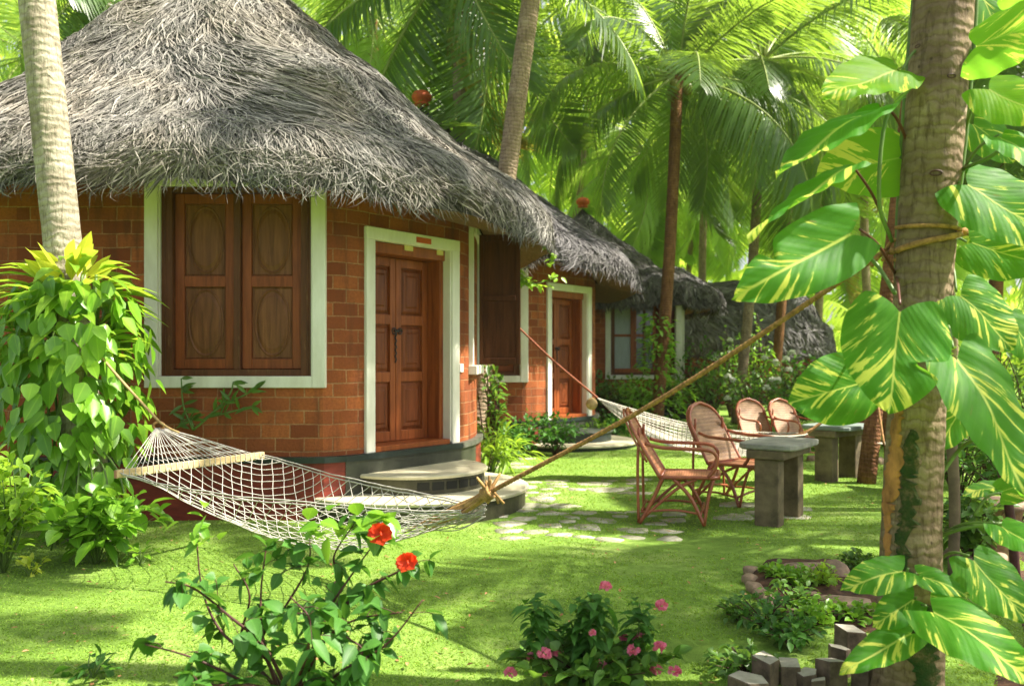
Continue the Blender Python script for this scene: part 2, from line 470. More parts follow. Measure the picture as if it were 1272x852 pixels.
M['postside'] = plain('grey_brown_post_side', (0.22, 0.155, 0.105), 0.85, 0.4, 9, 0.6)
M['posttop'] = plain('grey_post_top', (0.44, 0.40, 0.33), 0.8, 0.2, 12, 0.3)
M['cane'] = wood_mat('red_brown_cane', (0.28, 0.065, 0.028), (0.46, 0.14, 0.06), 0.3, (10, 10, 10), spec=0.6)
M['rope'] = plain('brown_coir_rope', (0.44, 0.23, 0.08), 0.85, 0.35, 40, 0.6)
M['ropered'] = plain('red_brown_cord', (0.36, 0.11, 0.05), 0.7, 0.3, 40, 0.4)
M['bundle'] = plain('tan_gathered_rope', (0.50, 0.29, 0.10), 0.8, 0.3, 18, 0.5, stretch=(1, 1, 1))
M['net'] = plain('off_white_cotton_cord', (0.60, 0.56, 0.50), 0.9, 0.25, 30, 0.2)
M['netgold'] = plain('tan_cord', (0.48, 0.33, 0.14), 0.8, 0.2, 30, 0.2)
M['bar'] = wood_mat('pale_spreader_wood', (0.50, 0.36, 0.17), (0.72, 0.56, 0.32), 0.5, (3, 3, 12))
M['barend'] = plain('pinkish_end_grain', (0.42, 0.20, 0.12), 0.7, 0.2, 10, 0.2)
def woven_mat(name, c0, c1, sc):
    m, nt, out = mat_new(name)
    uv = nd(nt, 'ShaderNodeUVMap').outputs[0]
    w1 = nd(nt, 'ShaderNodeTexWave', bands_direction='X'); w1.inputs['Scale'].default_value = sc; lk(nt, uv, w1.inputs[0]); w1.inputs['Distortion'].default_value = 0.6
    w2 = nd(nt, 'ShaderNodeTexWave', bands_direction='Y'); w2.inputs['Scale'].default_value = sc * 0.6; lk(nt, uv, w2.inputs[0]); w2.inputs['Distortion'].default_value = 0.8
    n = noise(nt, texco(nt), 7, 4, 0.6)
    c = ramp(nt, n, [(0.3, c0), (0.7, c1)])
    h = math_(nt, 'MULTIPLY', w1.outputs[1], w2.outputs[1])
    c = mixc(nt, ramp(nt, h, [(0.0, 0.45), (0.3, 0.0)]), c, tuple(x * 0.3 for x in c0))
    princ(nt, out, c, 0.5, bump(nt, h, 0.5, 0.004), 0.4); return m
M['weave'] = woven_mat('woven_cane', (0.24, 0.125, 0.06), (0.46, 0.27, 0.135), 14)
M['redweave'] = woven_mat('varnished_woven_cane', (0.34, 0.13, 0.065), (0.52, 0.24, 0.125), 14)
M['fabricnet'] = woven_mat('pale_hammock_fabric', (0.36, 0.33, 0.25), (0.58, 0.54, 0.46), 30)
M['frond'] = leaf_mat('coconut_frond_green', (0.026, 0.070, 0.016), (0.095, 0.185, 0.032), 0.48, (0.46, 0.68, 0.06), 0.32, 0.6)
M['frondlit'] = leaf_mat('coconut_frond_sunlit', (0.13, 0.22, 0.06), (0.30, 0.45, 0.09), 0.5, (0.70, 0.95, 0.12), 0.4, 0.5)  # sunlit copy of the frond green, with the brightness put into its colour
M['fronddry'] = leaf_mat('coconut_frond_yellowing', (0.16, 0.13, 0.03), (0.35, 0.28, 0.05), 0.45, (0.6, 0.5, 0.08), 0.5, 0.3)
M['rachis'] = plain('frond_midrib', (0.30, 0.36, 0.10), 0.45, 0.15, 5, 0)
M['coconut'] = plain('green_coconut_husk', (0.26, 0.24, 0.05), 0.45, 0.25, 4, 0.1)
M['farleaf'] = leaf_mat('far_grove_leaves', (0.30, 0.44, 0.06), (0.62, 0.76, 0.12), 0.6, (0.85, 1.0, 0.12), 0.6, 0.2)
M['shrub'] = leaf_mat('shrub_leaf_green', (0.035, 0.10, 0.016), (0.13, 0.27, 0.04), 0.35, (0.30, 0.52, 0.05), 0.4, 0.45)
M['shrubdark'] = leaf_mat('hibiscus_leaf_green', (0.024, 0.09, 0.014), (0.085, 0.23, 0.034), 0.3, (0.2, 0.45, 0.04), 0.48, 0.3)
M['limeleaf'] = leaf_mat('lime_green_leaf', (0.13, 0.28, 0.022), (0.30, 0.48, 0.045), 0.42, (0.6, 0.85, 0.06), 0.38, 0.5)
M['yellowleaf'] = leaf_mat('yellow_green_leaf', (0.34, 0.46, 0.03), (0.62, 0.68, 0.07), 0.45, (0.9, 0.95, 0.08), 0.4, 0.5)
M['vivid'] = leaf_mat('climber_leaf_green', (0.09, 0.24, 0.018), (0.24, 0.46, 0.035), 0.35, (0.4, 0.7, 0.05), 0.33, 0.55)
M['twig'] = plain('purple_brown_twig', (0.085, 0.028, 0.022), 0.6, 0.3, 20, 0.2)
M['greenstem'] = plain('green_stem', (0.12, 0.20, 0.04), 0.5, 0.2, 10, 0)
M['petiole'] = plain('dark_red_petiole', (0.10, 0.028, 0.018), 0.4, 0.2, 10, 0)
M['redpetal'] = leaf_mat('red_petal', (0.75, 0.045, 0.015), (0.90, 0.09, 0.02), 0.35, (1.0, 0.08, 0.02), 0.5, 0.3)
M['pinkpetal'] = leaf_mat('pink_petal', (0.70, 0.10, 0.24), (0.90, 0.30, 0.42), 0.35, (1.0, 0.3, 0.5), 0.5, 0.3)
M['whitepetal'] = leaf_mat('white_petal', (0.7, 0.72, 0.6), (0.9, 0.9, 0.85), 0.35, (0.9, 0.9, 0.8), 0.5, 0.3)
M['drygrass'] = leaf_mat('fallen_dry_leaf', (0.30, 0.13, 0.05), (0.55, 0.30, 0.16), 0.15, (0.6, 0.35, 0.1), 0.7, 0.2)

def pothos_mat(nm, tr, lit=0.0):
    m, nt, out = mat_new(nm)
    uv = nd(nt, 'ShaderNodeUVMap').outputs[0]
    sx = nd(nt, 'ShaderNodeSeparateXYZ'); lk(nt, uv, sx.inputs[0])
    u, v = sx.outputs[0], sx.outputs[1]
    av = math_(nt, 'ABSOLUTE', v)
    oi = nd(nt, 'ShaderNodeObjectInfo').outputs['Random']
    s = math_(nt, 'SUBTRACT', u, math_(nt, 'MULTIPLY', math_(nt, 'POWER', av, 0.8), 0.55))
    sg = math_(nt, 'SIGN', v)
    cv = nd(nt, 'ShaderNodeCombineXYZ')
    lk(nt, math_(nt, 'MULTIPLY', s, 8.5), cv.inputs[0])
    lk(nt, math_(nt, 'ADD', math_(nt, 'MULTIPLY', sg, 3.0), math_(nt, 'MULTIPLY', av, 1.1)), cv.inputs[1])
    lk(nt, math_(nt, 'MULTIPLY', oi, 60.0), cv.inputs[2])
    n = noise(nt, cv.outputs[0], 1.0, 4, 0.6, 0.5)
    bias = math_(nt, 'ADD', n, math_(nt, 'MULTIPLY', math_(nt, 'SUBTRACT', u, 0.4), 0.10))
    st = ramp(nt, bias, [(0.58, 0.0), (0.60, 1.0)])
    n2 = noise(nt, uv, 2.5, 4, 0.6)
    g = ramp(nt, n2, [(0.3, (0.016 + lit * .5, 0.10 + lit, 0.008)), (0.7, (0.06 + lit, 0.23 + lit, 0.015))])
    lightg = ramp(nt, n, [(0.48, 0.0), (0.57, 0.6)])
    g = mixc(nt, lightg, g, (0.12, 0.30, 0.035))
    veinw = nd(nt, 'ShaderNodeTexWave', bands_direction='X'); veinw.inputs['Scale'].default_value = 4.0
    cv2 = nd(nt, 'ShaderNodeCombineXYZ'); lk(nt, s, cv2.inputs[0]); lk(nt, cv2.outputs[0], veinw.inputs[0])
    g = mixc(nt, ramp(nt, veinw.outputs[1], [(0.93, 0.0), (1.0, 0.25)]), g, (0.12, 0.28, 0.04))
    c = mixc(nt, st, g, (0.62, 0.66, 0.11))
    c = mixc(nt, ramp(nt, av, [(0.012, 1.0), (0.028, 0.0)]), c, (0.52, 0.58, 0.12))
    sp = noise(nt, uv, 60, 3, 0.7)
    c = mixc(nt, ramp(nt, sp, [(0.66, 0.0), (0.72, 0.5)]), c, (0.16, 0.16, 0.03))
    bl = noise(nt, cv.outputs[0], 1.7, 3, 0.6); c = mixc(nt, ramp(nt, bl, [(0.70, 0.0), (0.725, 0.8)]), c, (0.20, 0.11, 0.03))
    nrmv = bump(nt, math_(nt, 'ADD', veinw.outputs[1], math_(nt, 'MULTIPLY', n2, 0.6)), 0.10, 0.006)
    p = princ(nt, None, c, ramp(nt, n2, [(0.3, 0.45), (0.7, 0.6)]), nrmv, 0.12)
    t = nd(nt, 'ShaderNodeBsdfTranslucent')
    lk(nt, mixc(nt, st, (0.28, 0.62, 0.04), (0.9, 0.92, 0.15)), t.inputs[0])
    mx = nd(nt, 'ShaderNodeMixShader'); mx.inputs[0].default_value = tr
    lk(nt, p.outputs[0], mx.inputs[1]); lk(nt, t.outputs[0], mx.inputs[2]); lk(nt, mx.outputs[0], out.inputs[0])
    return m
M['pothos'] = pothos_mat('variegated_leaf', 0.45)
M['pothoslit'] = pothos_mat('backlit_variegated_leaf', 0.62, 0.18)  # same leaf as backlit: sun glow painted in as a brighter green

def lawn_mat():
    m, nt, out = mat_new('mossy_lawn')
    o = texco(nt)
    n = noise(nt, o, 0.9, 6, 0.65); f = noise(nt, o, 14, 6, 0.7); g = noise(nt, o, 90, 4, 0.8)
    c = ramp(nt, n, [(0.3, (0.12, 0.20, 0.026)), (0.5, (0.20, 0.33, 0.05)), (0.70, (0.34, 0.43, 0.12))])
    c = mixc(nt, ramp(nt, f, [(0.35, 0.6), (0.55, 0.0)]), c, (0.085, 0.16, 0.022))
    c = mixc(nt, ramp(nt, g, [(0.35, 0.55), (0.55, 0.0)]), c, (0.07, 0.13, 0.02))
    b = noise(nt, o, 1.9, 5, 0.7)
    c = mixc(nt, ramp(nt, b, [(0.66, 0.0), (0.74, 0.65)]), c, (0.30, 0.22, 0.13))
    h = math_(nt, 'ADD', math_(nt, 'MULTIPLY', f, 0.7), g)
    princ(nt, out, c, 0.9, bump(nt, h, 0.6, 0.02), 0.2)
    return m
M['lawn'] = lawn_mat()
M['grass'] = leaf_mat('grass_blade', (0.12, 0.28, 0.02), (0.33, 0.49, 0.08), 0.3, (0.5, 0.65, 0.06), 0.6, 0.2)

# ------------------------------------------------------------------ ground
def ground():
    xs = np.concatenate([np.linspace(-400, -14, 14), np.linspace(-12, 14, 105), np.linspace(16, 400, 14)])
    ys = np.concatenate([np.linspace(-60, 1.5, 10), np.linspace(2, 26, 97), np.linspace(28, 420, 20)])
    X, Y = np.meshgrid(xs, ys)
    Z = 0.018 * snoise(np.stack([X * 1.3, Y * 1.3], -1), 3, 3)
    Z = Z - np.clip((X - 2.9), 0, 3) * 0.03 * (Y < 8)
    V = np.stack([X, Y, Z], -1).reshape(-1, 3)
    F = grid_faces(len(ys), len(xs))
    mb = MB(); mb.add(V, F)
    o = mb.build('ground', M['lawn']); tag(o, kind='structure')
ground()

def gz(X, Y):
    return 0.018 * snoise(np.stack([np.asarray(X) * 1.3, np.asarray(Y) * 1.3], -1), 3, 3)
def blob_poly(cx, cy, rx, ry, n, seed, rough=0.16):
    r = np.random.default_rng(seed); a = np.sort((np.arange(n) + r.uniform(-0.3, 0.3, n)) / n * 2 * math.pi)
    k = 1 + r.uniform(-rough, rough, n)
    return np.stack([cx + rx * k * np.cos(a), cy + ry * k * np.sin(a)], -1)

def flagstones():
    mb = MB(); r = np.random.default_rng(11); pts = []
    def px(x, y):
        d = EYE * F_PX / (y - HY); return (x - CX) / F_PX * d, d
    zones = [((600, 838), (634, 668), 46), ((610, 700), (612, 634), 14), ((650, 800), (596, 612), 26), ((905, 1000), (628, 646), 9), ((610, 760), (650, 672), 10), ((600, 660), (568, 582), 4)]
    for (xa, xb), (ya, yb), n in zones:
        for _ in range(n * 12):
            X, Y = px(r.uniform(xa, xb), r.uniform(ya, yb)); rad = r.uniform(0.08, 0.21)
            if all((X - a) ** 2 + (Y - b) ** 2 > (rad + c) ** 2 * 1.0 for a, b, c in pts): pts.append((X, Y, rad))
    for i, (X, Y, rad) in enumerate(pts):
        p = blob_poly(X, Y, rad * r.uniform(0.95, 1.3), rad * r.uniform(0.7, 1.0), 7, i, 0.30)
        n = len(p); h = 0.003 + r.uniform(0, 0.006)
        inner = (p - [X, Y]) * 0.93 + [X, Y]
        V = np.vstack([np.c_[p, gz(*p.T) - 0.02], np.c_[inner, gz(*inner.T) + h]])
        F = [[k, (k + 1) % n, n + (k + 1) % n, n + k] for k in range(n)] + [[n + k for k in range(n)]]
        mb.add(V, F, None, r.random())
    o = mb.build('path', M['stone']); tag(o, kind='structure')
flagstones()

# ------------------------------------------------------------------ thatched roof generator
def roof_mesh(E, T, zlip, lipH, zapex, nstr, slen, swid, seed=1, wall_in=0.82, lumps=0.05, front=True, pw=1.0, ftilt=0.0):
    """E(th)->(..,2) eave plan, T(th)->(..,2) top plan; strands laid along the slope"""
    r = np.random.default_rng(seed)
    def pos(th, u):
        e = E(th); t = T(th)
        uc = np.clip(u, 0, 1.0); ex = np.clip(u - 1.0, 0, 1)
        xy = t + (e - t) * uc[..., None]
        dirr = nrm(e - t)
        z = zapex + (zlip - zapex) * uc ** pw
        # rounded lip
        z = z - np.clip((uc - 0.93) / 0.07, 0, 1) ** 2 * lipH * 0.25 - ex / 0.10 * lipH * 0.75
        xy = xy + dirr * (np.sin(np.clip(ex / 0.10, 0, 2) * 1.6) * 0.05)[..., None]
        p = np.concatenate([xy, z[..., None]], -1)
        nz = snoise(np.stack([np.cos(th) * 6, np.sin(th) * 6, uc * 9], -1), seed, 3)
        n2 = snoise(np.stack([np.cos(th) * 3, np.sin(th) * 3, uc * 2 + 3], -1), seed + 5, 2)
        eb = snoise(np.stack([np.cos(th) * 5, np.sin(th) * 5], -1), seed + 9, 3) * np.clip(uc * 3 - 2, 0, 1)
        p[..., 2] += lumps * (nz + 0.8 * n2) + eb * 0.07 + ftilt * np.clip(-np.sin(th), 0, 1) ** 2 * np.clip(uc, 0, 1) ** 4
        p[..., :2] += dirr * (lumps * 0.6 * nz)[..., None]
        return p
    mb = MB()
    nth = 150; us = np.concatenate([np.linspace(0.0, 1.0, 30), np.linspace(1.02, 1.10, 5)])
    th = np.linspace(0, 2 * math.pi, nth, endpoint=False)
    TH, U = np.meshgrid(th, us)
    V = pos(TH.ravel(), U.ravel())
    mb.mi = 1
    F = grid_faces(len(us), nth, True)[:, ::-1]
    mb.add(V, F)
    # underside
    mb.mi = 2
    low = pos(th, np.full(nth, 1.10)); e = E(th); t = T(th)
    inn = t + (e - t) * wall_in; inn = np.concatenate([inn, (low[:, 2] + 0.18)[:, None]], -1)
    mid = (low + inn) / 2; mid[:, 2] -= 0.02
    mb.add(np.vstack([low, mid, inn]), grid_faces(3, nth, True)[:, ::-1])
    # strands
    def strands(n, u0, u1, L0, L1, W, lift, aspread, lo=0.0, hi=1.0, field=0.75, frontshare=0.85):
        K = 6
        u = np.sqrt(r.uniform(u0 ** 2, u1 ** 2, n))
        nf = int(n * frontshare)
        tt = np.concatenate([r.uniform(math.pi * 0.96, math.pi * 2.12, nf), r.uniform(0, 2 * math.pi, n - nf)]) % (2 * math.pi) if front else r.uniform(0, 2 * math.pi, n)
        base = np.stack([np.cos(tt) * 7, np.sin(tt) * 7, u * 8], -1)
        a = field * snoise(base, seed + 20, 2) + r.normal(size=n) * aspread
        cell = (np.floor(u * 26 + 0.7 * snoise(base * 1.7, seed + 3, 1)) * 7919 + np.floor(tt * 34 * (0.4 + u) + 0.8 * snoise(base * 2.1, seed + 4, 1)) * 104729).astype(np.int64)
        hsh = ((cell * 2654435761) % 1000003) / 1000003.0; hs2 = ((cell * 40503 + 977) % 1000033) / 1000033.0
        a = a + (hsh - 0.5) * 0.42
        L = r.uniform(L0, L1, n)
        e = E(tt); tp = T(tt); rad = np.linalg.norm(e - tp, axis=1); sl = np.sqrt(rad ** 2 + (zapex - zlip) ** 2)
        k = np.linspace(0, 1, K)
        wav = np.sin(k[None] * r.uniform(3, 8, n)[:, None] + r.uniform(0, 6, n)[:, None]) * r.uniform(0.02, 0.12, n)[:, None]
        bend = r.normal(size=n)[:, None] * 0.45 * k[None] ** 2
        al = a[:, None] + bend + wav * 2
        du = np.cumsum(np.cos(al), 1) / K * (L / sl)[:, None]
        rl = np.maximum(rad * u, 0.35)
        dt = np.cumsum(np.sin(al), 1) / K * (L / rl)[:, None]
        Ui = u[:, None] + du; Ti = tt[:, None] + dt
        Pp = pos(Ti, np.minimum(Ui, 1.10))
        over = np.clip(Ui - 1.10, 0, 1) * sl[:, None] * 0.55
        Pp[..., 2] -= over * 0.95
        out = nrm(np.concatenate([E(Ti) - T(Ti), np.full(Ti.shape + (1,), 0.0)], -1))
        slope = (zapex - zlip) / rad
        nn = nrm(out + np.array([0, 0, 1.0]) / np.maximum(slope, 0.3)[:, None, None])
        lf = lift * (0.25 + r.random(n)[:, None]) * (0.4 + 1.4 * k[None] * (1.2 - k[None])) 
        Pp = Pp + nn * lf[..., None] + out * (over * r.uniform(-0.1, 0.45, n)[:, None])[..., None]
        Tn = nrm(np.gradient(Pp, axis=1)); S = nrm(np.cross(nn + 0.5 * r.normal(size=(n, 1, 3)), Tn))
        Wd = W * r.uniform(0.5, 1.2, n)[:, None] * np.clip(1.15 - k[None] ** 2.2 * 1.05, 0.06, 1) * np.clip(k[None] * 8 + 0.3, 0, 1)
        rr = np.clip(lo + (hi - lo) * (0.65 * r.random(n) ** 1.2 + 0.45 * hs2 - 0.06), 0, 1)
        mb.mi = 0
        ribbons(mb, Pp, S, Wd, rr)
    strands(int(nstr * 0.40), 0.03, 1.06, slen * 0.9, slen * 1.9, swid * 1.1, 0.018, 0.14, 0.0, 0.40)
    strands(int(nstr * 0.45), 0.03, 1.05, slen * 0.7, slen * 1.9, swid, 0.045, 0.20, 0.2, 1.0)
    strands(int(nstr * 0.15), 0.88, 1.06, slen * 0.5, slen * 0.8, swid * 0.8, 0.05, 0.35, 0.1, 0.9)
    strands(int(nstr * 0.02), 0.85, 1.08, slen * 0.9, slen * 1.6, swid * 0.5, 0.09, 0.9, 0.3, 1.0)
    return mb, pos

def pot_finial(name, loc, r, origin, parent):
    mb = MB(); prof = [(0.02, 0.72), (0.45, 0.68), (0.8, 0.5), (1.0, 0.15), (1.02, -0.1), (0.9, -0.4), (0.62, -0.62), (0.58, -0.72), (0.75, -0.82), (0.78, -0.95), (0.02, -0.96)]
    n = 20; th = np.arange(n) / n * 2 * math.pi
    V = np.array([[loc[0] + a * r * math.cos(t), loc[1] + a * r * math.sin(t), loc[2] + b * r * 0.85] for a, b in prof for t in th])
    mb.add(V, grid_faces(len(prof), n, True)[:, ::-1])
    return mb.build(name, M['terracotta'], parent, origin)

# ------------------------------------------------------------------ hut generator
def make_hut(off, label, apex, sill=0.565, detail=2, nstr=40000, swid=0.011, slen=0.38, glazed=False, has_door=True, right=1.0, dark_steps=False, side_window=False, tmat='thatch', wz0=1.19, eave_z=3.03):
    dx, dy = off
    O = np.array([-3.67 + dx, 10.3 + dy, 0.0])
    root = empty('brick_hut', O, label, 'hut', 'thatched brick huts in a row')
    q = lambda x, y: np.array([x + dx, y + dy])
    D0, D1 = q(-1.39, 7.95), q(-0.58, 8.98)
    dA = nrm(D1 - D0); dN = np.array([dA[1], -dA[0]]); dW = np.linalg.norm(D1 - D0)
    WX0, WX1 = (-3.33, -1.69)
    curve = crom([q(-0.58, 8.98), q(-0.47, 9.35), q(-0.42, 9.85), q(-0.46, 10.5), q(-0.75, 11.6), q(-1.5, 12.6), q(-3.67, 13.1), q(-5.4, 12.6), q(-6.1, 11.4), q(-6.3, 10.2), q(-6.05, 8.9), q(-5.6, 8.05), q(-5.0, 7.70)], 60)
    if right != 1.0:
        m_ = curve[:, 0] > dx - 1.7; curve[m_, 0] = dx - 1.7 + (curve[m_, 0] - dx + 1.7) * 0.3
        D0 = q(-1.62, 7.95); D1 = q(-1.40, 8.98); dA = nrm(D1 - D0); dN = np.array([dA[1], -dA[0]]); dW = np.linalg.norm(D1 - D0)
    pre = np.array([q(-4.5, 7.68), q(WX0 + 0.10, 7.68), q(WX1 - 0.10, 7.68), q(-1.72, 7.69), (D0 + q(-1.72, 7.62)) / 2, D0, D0 + dA * 0.10, D0 + dA * (dW - 0.10)])
    plan = np.vstack([pre, curve, pre[:1]])
    s = np.concatenate([[0], np.cumsum(np.linalg.norm(np.diff(plan, axis=0), axis=1))])
    wb = MB(); ztop = 3.2; zb = sill - 0.01
    wz1 = 3.12
    for i in range(len(plan) - 1):
        spans = [(zb, ztop)]
        if i == 1: spans = [(zb, wz0 + 0.08), (wz1 - 0.1, ztop)]
        if i == 6 and has_door: spans = [(2.60, ztop)]
        for a, b in spans:
            p0, p1 = plan[i], plan[i + 1]
            V = [[*p0, a], [*p1, a], [*p1, b], [*p0, b]]
            wb.add(V, np.array([[0, 1, 2, 3]]), [[s[i], a], [s[i + 1], a], [s[i + 1], b], [s[i], b]])
    wb.build('wall', M['brick'], root, O, smooth=False)
    # plinth, trim
    T2 = nrm(np.gradient(plan[:-1], axis=0)); N2 = np.stack([T2[:, 1], -T2[:, 0]], -1)
    n = len(N2)
    def ring(o0, z0, z1, sel, mi, mb):
        idx = [i for i in range(n) if sel(i)]
        for i in idx:
            j = (i + 1) % n
            a, b = plan[i] + N2[i] * o0, plan[j] + N2[j] * o0
            ia, ib = plan[i] - N2[i] * 0.05, plan[j] - N2[j] * 0.05
            V = [[*a, z0], [*b, z0], [*b, z1], [*a, z1], [*ia, z1], [*ib, z1]]
            mb.mi = mi; mb.add(V, [[0, 1, 2, 3], [3, 2, 5, 4]])
    nearR = [4, 5, 6, 7] + list(range(8, 14))
    pb = MB()
    ring(0.05, -0.1, sill - 0.05, lambda i: i in nearR, 0, pb)
    ring(0.045, -0.1, sill - 0.05, lambda i: i not in nearR, 1, pb)
    pb.build('plinth', [M['plinth'], M['redplinth']], root, O, smooth=False)
    tb = MB()
    ring(0.075, sill - 0.055, sill, lambda i: i in range(8, 20), 0, tb)
    ring(0.07, sill - 0.055, sill, lambda i: i not in range(8, 20), 1, tb)
    tb.build('plinth_trim', [M['plinthtrim'], M['darktrim']], root, O, smooth=False)
    if has_door:
        fr = Frame([*D0, 0], [*dA, 0], [*dN, 0])
        z0, z1 = sill + 0.02, 2.70
        mb = MB()
        fr.box(mb, 0, 0.112, z0 - 0.02, z1 - 0.115, -0.05, 0.035); fr.box(mb, dW - 0.115, dW, z0 - 0.02, z1 - 0.115, -0.05, 0.036)
        fr.box(mb, -0.002, dW + 0.002, z1 - 0.115, z1, -0.05, 0.038)
        fr.box(mb, dW - 0.135, dW - 0.115, z0, z1 - 0.115, -0.34, 0.02); fr.box(mb, 0.112, 0.125, z0, z1 - 0.115, -0.34, 0.02)
        df = mb.build('door_frame', M['white'], root, O, smooth=False, bevel=0.006)
        a0, a1 = 0.125, dW - 0.135
        mb = MB()
        fr.box(mb, a0, a0 + 0.055, z0, z1 - 0.22, -0.32, -0.08); fr.box(mb, a1 - 0.055, a1, z0, z1 - 0.22, -0.32, -0.08)
        fr.box(mb, a0, a1, z1 - 0.22, z1 - 0.116, -0.32, -0.055)
        fr.box(mb, a0, a1, z0 - 0.02, z0 + 0.03, -0.34, 0.02)
        mb.build('door_jamb', M['door'], root, O, smooth=False, bevel=0.004)
        if detail > 1:
            mb = MB(); fr.box(mb, dW * 0.50, dW * 0.66, z1 - 0.085, z1 - 0.03, 0.038, 0.044); mb.build('wall_plaque', M['terracotta'], root, O, smooth=False)
            mb = MB(); yt = plain('yellow_tab_paint', (0.6, 0.5, 0.18), 0.6, 0.1, 5, 0)
            for q0, q1 in ((0.44, 0.53), (0.80, 0.87)):
                mb = MB(); fr.box(mb, dW * q0, dW * q1, z1 - 0.165, z1 - 0.112, -0.055, -0.045); mb.build('yellow_tab', yt, root, O, smooth=False)
        fr = Frame(fr.pt(0, 0, -0.10), fr.A, fr.N)
        la, lb = a0 + 0.06, a1 - 0.06
        midp = (la + lb) / 2
        for (p, qq) in ((la, midp - 0.003), (midp + 0.003, lb)):
            if qq == lb: qq = lb - 0.0
            mb = MB(); zt = z1 - 0.225; zbm = z0 + 0.035
            fr.box(mb, p, p + 0.075, zbm, zt, -0.19, -0.15); fr.box(mb, qq - 0.075, qq, zbm, zt, -0.19, -0.15)
            rails = [zbm, zbm + 0.10, zbm + 0.60, zbm + 0.70, zbm + 1.18, zbm + 1.28, zt - 0.09, zt]
            for k in (0, 2, 4, 6): fr.box(mb, p + 0.0755, qq - 0.0755, rails[k], rails[k + 1], -0.189, -0.152)
            leafo = mb.build('door_leaf', M['door'], root, O, smooth=False, bevel=0.005)
            mb = MB()
            for k in (1, 3, 5):
                A_, B_, C_, D_ = p + 0.075, qq - 0.075, rails[k], rails[k + 1]
                fr.box(mb, A_, B_, C_, D_, -0.19, -0.178)
                for q1, q2, q3, q4 in ((A_ + 0.012, B_ - 0.012, C_ + 0.012, D_ - 0.012),):
                    fr.slab(mb, q1, q2, q3, q4, -0.178, -0.160, 0.03)
                    fr.slab(mb, q1 + 0.05, q2 - 0.05, q3 + 0.06, q4 - 0.06, -0.162, -0.150, 0.02)
            mb.build('door_panel', M['doorpanel'], leafo, O, smooth=False, bevel=0.003)
        mb = MB(); hz = z0 + 1.15
        c0 = fr.pt(midp + 0.02, hz, -0.14)
        tube(mb, [fr.pt(midp - 0.035 + 0.03 * math.cos(t), hz + 0.03 * math.sin(t), -0.135) for t in np.linspace(0, 6.28, 14)], 0.006, 6)
        tube(mb, [fr.pt(midp + 0.045 + 0.03 * math.cos(t), hz + 0.03 * math.sin(t), -0.135) for t in np.linspace(0, 6.28, 14)], 0.006, 6)
        fr.box(mb, midp - 0.03, midp + 0.06, hz - 0.008, hz + 0.012, -0.149, -0.128)
        tube(mb, [fr.pt(midp - 0.012, hz - 0.02 - 0.30 * t, -0.137 + 0.01 * math.sin(t * 30)) for t in np.linspace(0, 1, 20)], 0.008, 6)
        mb.build('door_handle', M['iron'], root, O)
    # front window
    fr = Frame([WX0 + dx, 7.68 + dy, 0], [1, 0, 0], [0, -1, 0])
    w = WX1 - WX0
    if glazed: w = 1.96
    mb = MB()
    fr.box(mb, 0, 0.12, wz0, wz1, -0.05, 0.035); fr.box(mb, w - 0.12, w, wz0, wz1, -0.05, 0.035)
    fr.box(mb, 0.1205, w - 0.1205, wz0, wz0 + 0.105, -0.05, 0.033); fr.box(mb, 0.1205, w - 0.1205, wz1 - 0.1, wz1, -0.05, 0.033)
    fr.box(mb, 0.1205, 0.135, wz0 + 0.105, wz1 - 0.1, -0.2, 0.015); fr.box(mb, w - 0.135, w - 0.1205, wz0 + 0.105, wz1 - 0.1, -0.2, 0.015)
    wroot = mb.build('window_frame', M['white'], root, O, smooth=False, bevel=0.006)
    a0, a1, b0, b1 = 0.135, w - 0.135, wz0 + 0.106, wz1 - 0.101
    mb = MB()
    fr.box(mb, a0, a0 + 0.10, b0, b1, -0.16, -0.02); fr.box(mb, a1 - 0.10, a1, b0, b1, -0.16, -0.02)
    fr.box(mb, a0 + 0.101, a1 - 0.101, b0, b0 + 0.06, -0.16, -0.022); fr.box(mb, a0 + 0.101, a1 - 0.101, b1 - 0.05, b1, -0.16, -0.022)
    fr.box(mb, (a0 + a1) / 2 - 0.03, (a0 + a1) / 2 + 0.03, b0 + 0.06, b1 - 0.05, -0.16, -0.03)
    if not glazed:
        fr.box(mb, a0 + 0.03, a0 + 0.045, b0 + 0.02, b1, -0.02, -0.012); fr.box(mb, a1 - 0.045, a1 - 0.03, b0 + 0.02, b1, -0.02, -0.012)
    mb.build('window_sash', M['wframe'], wroot, O, smooth=False, bevel=0.004)
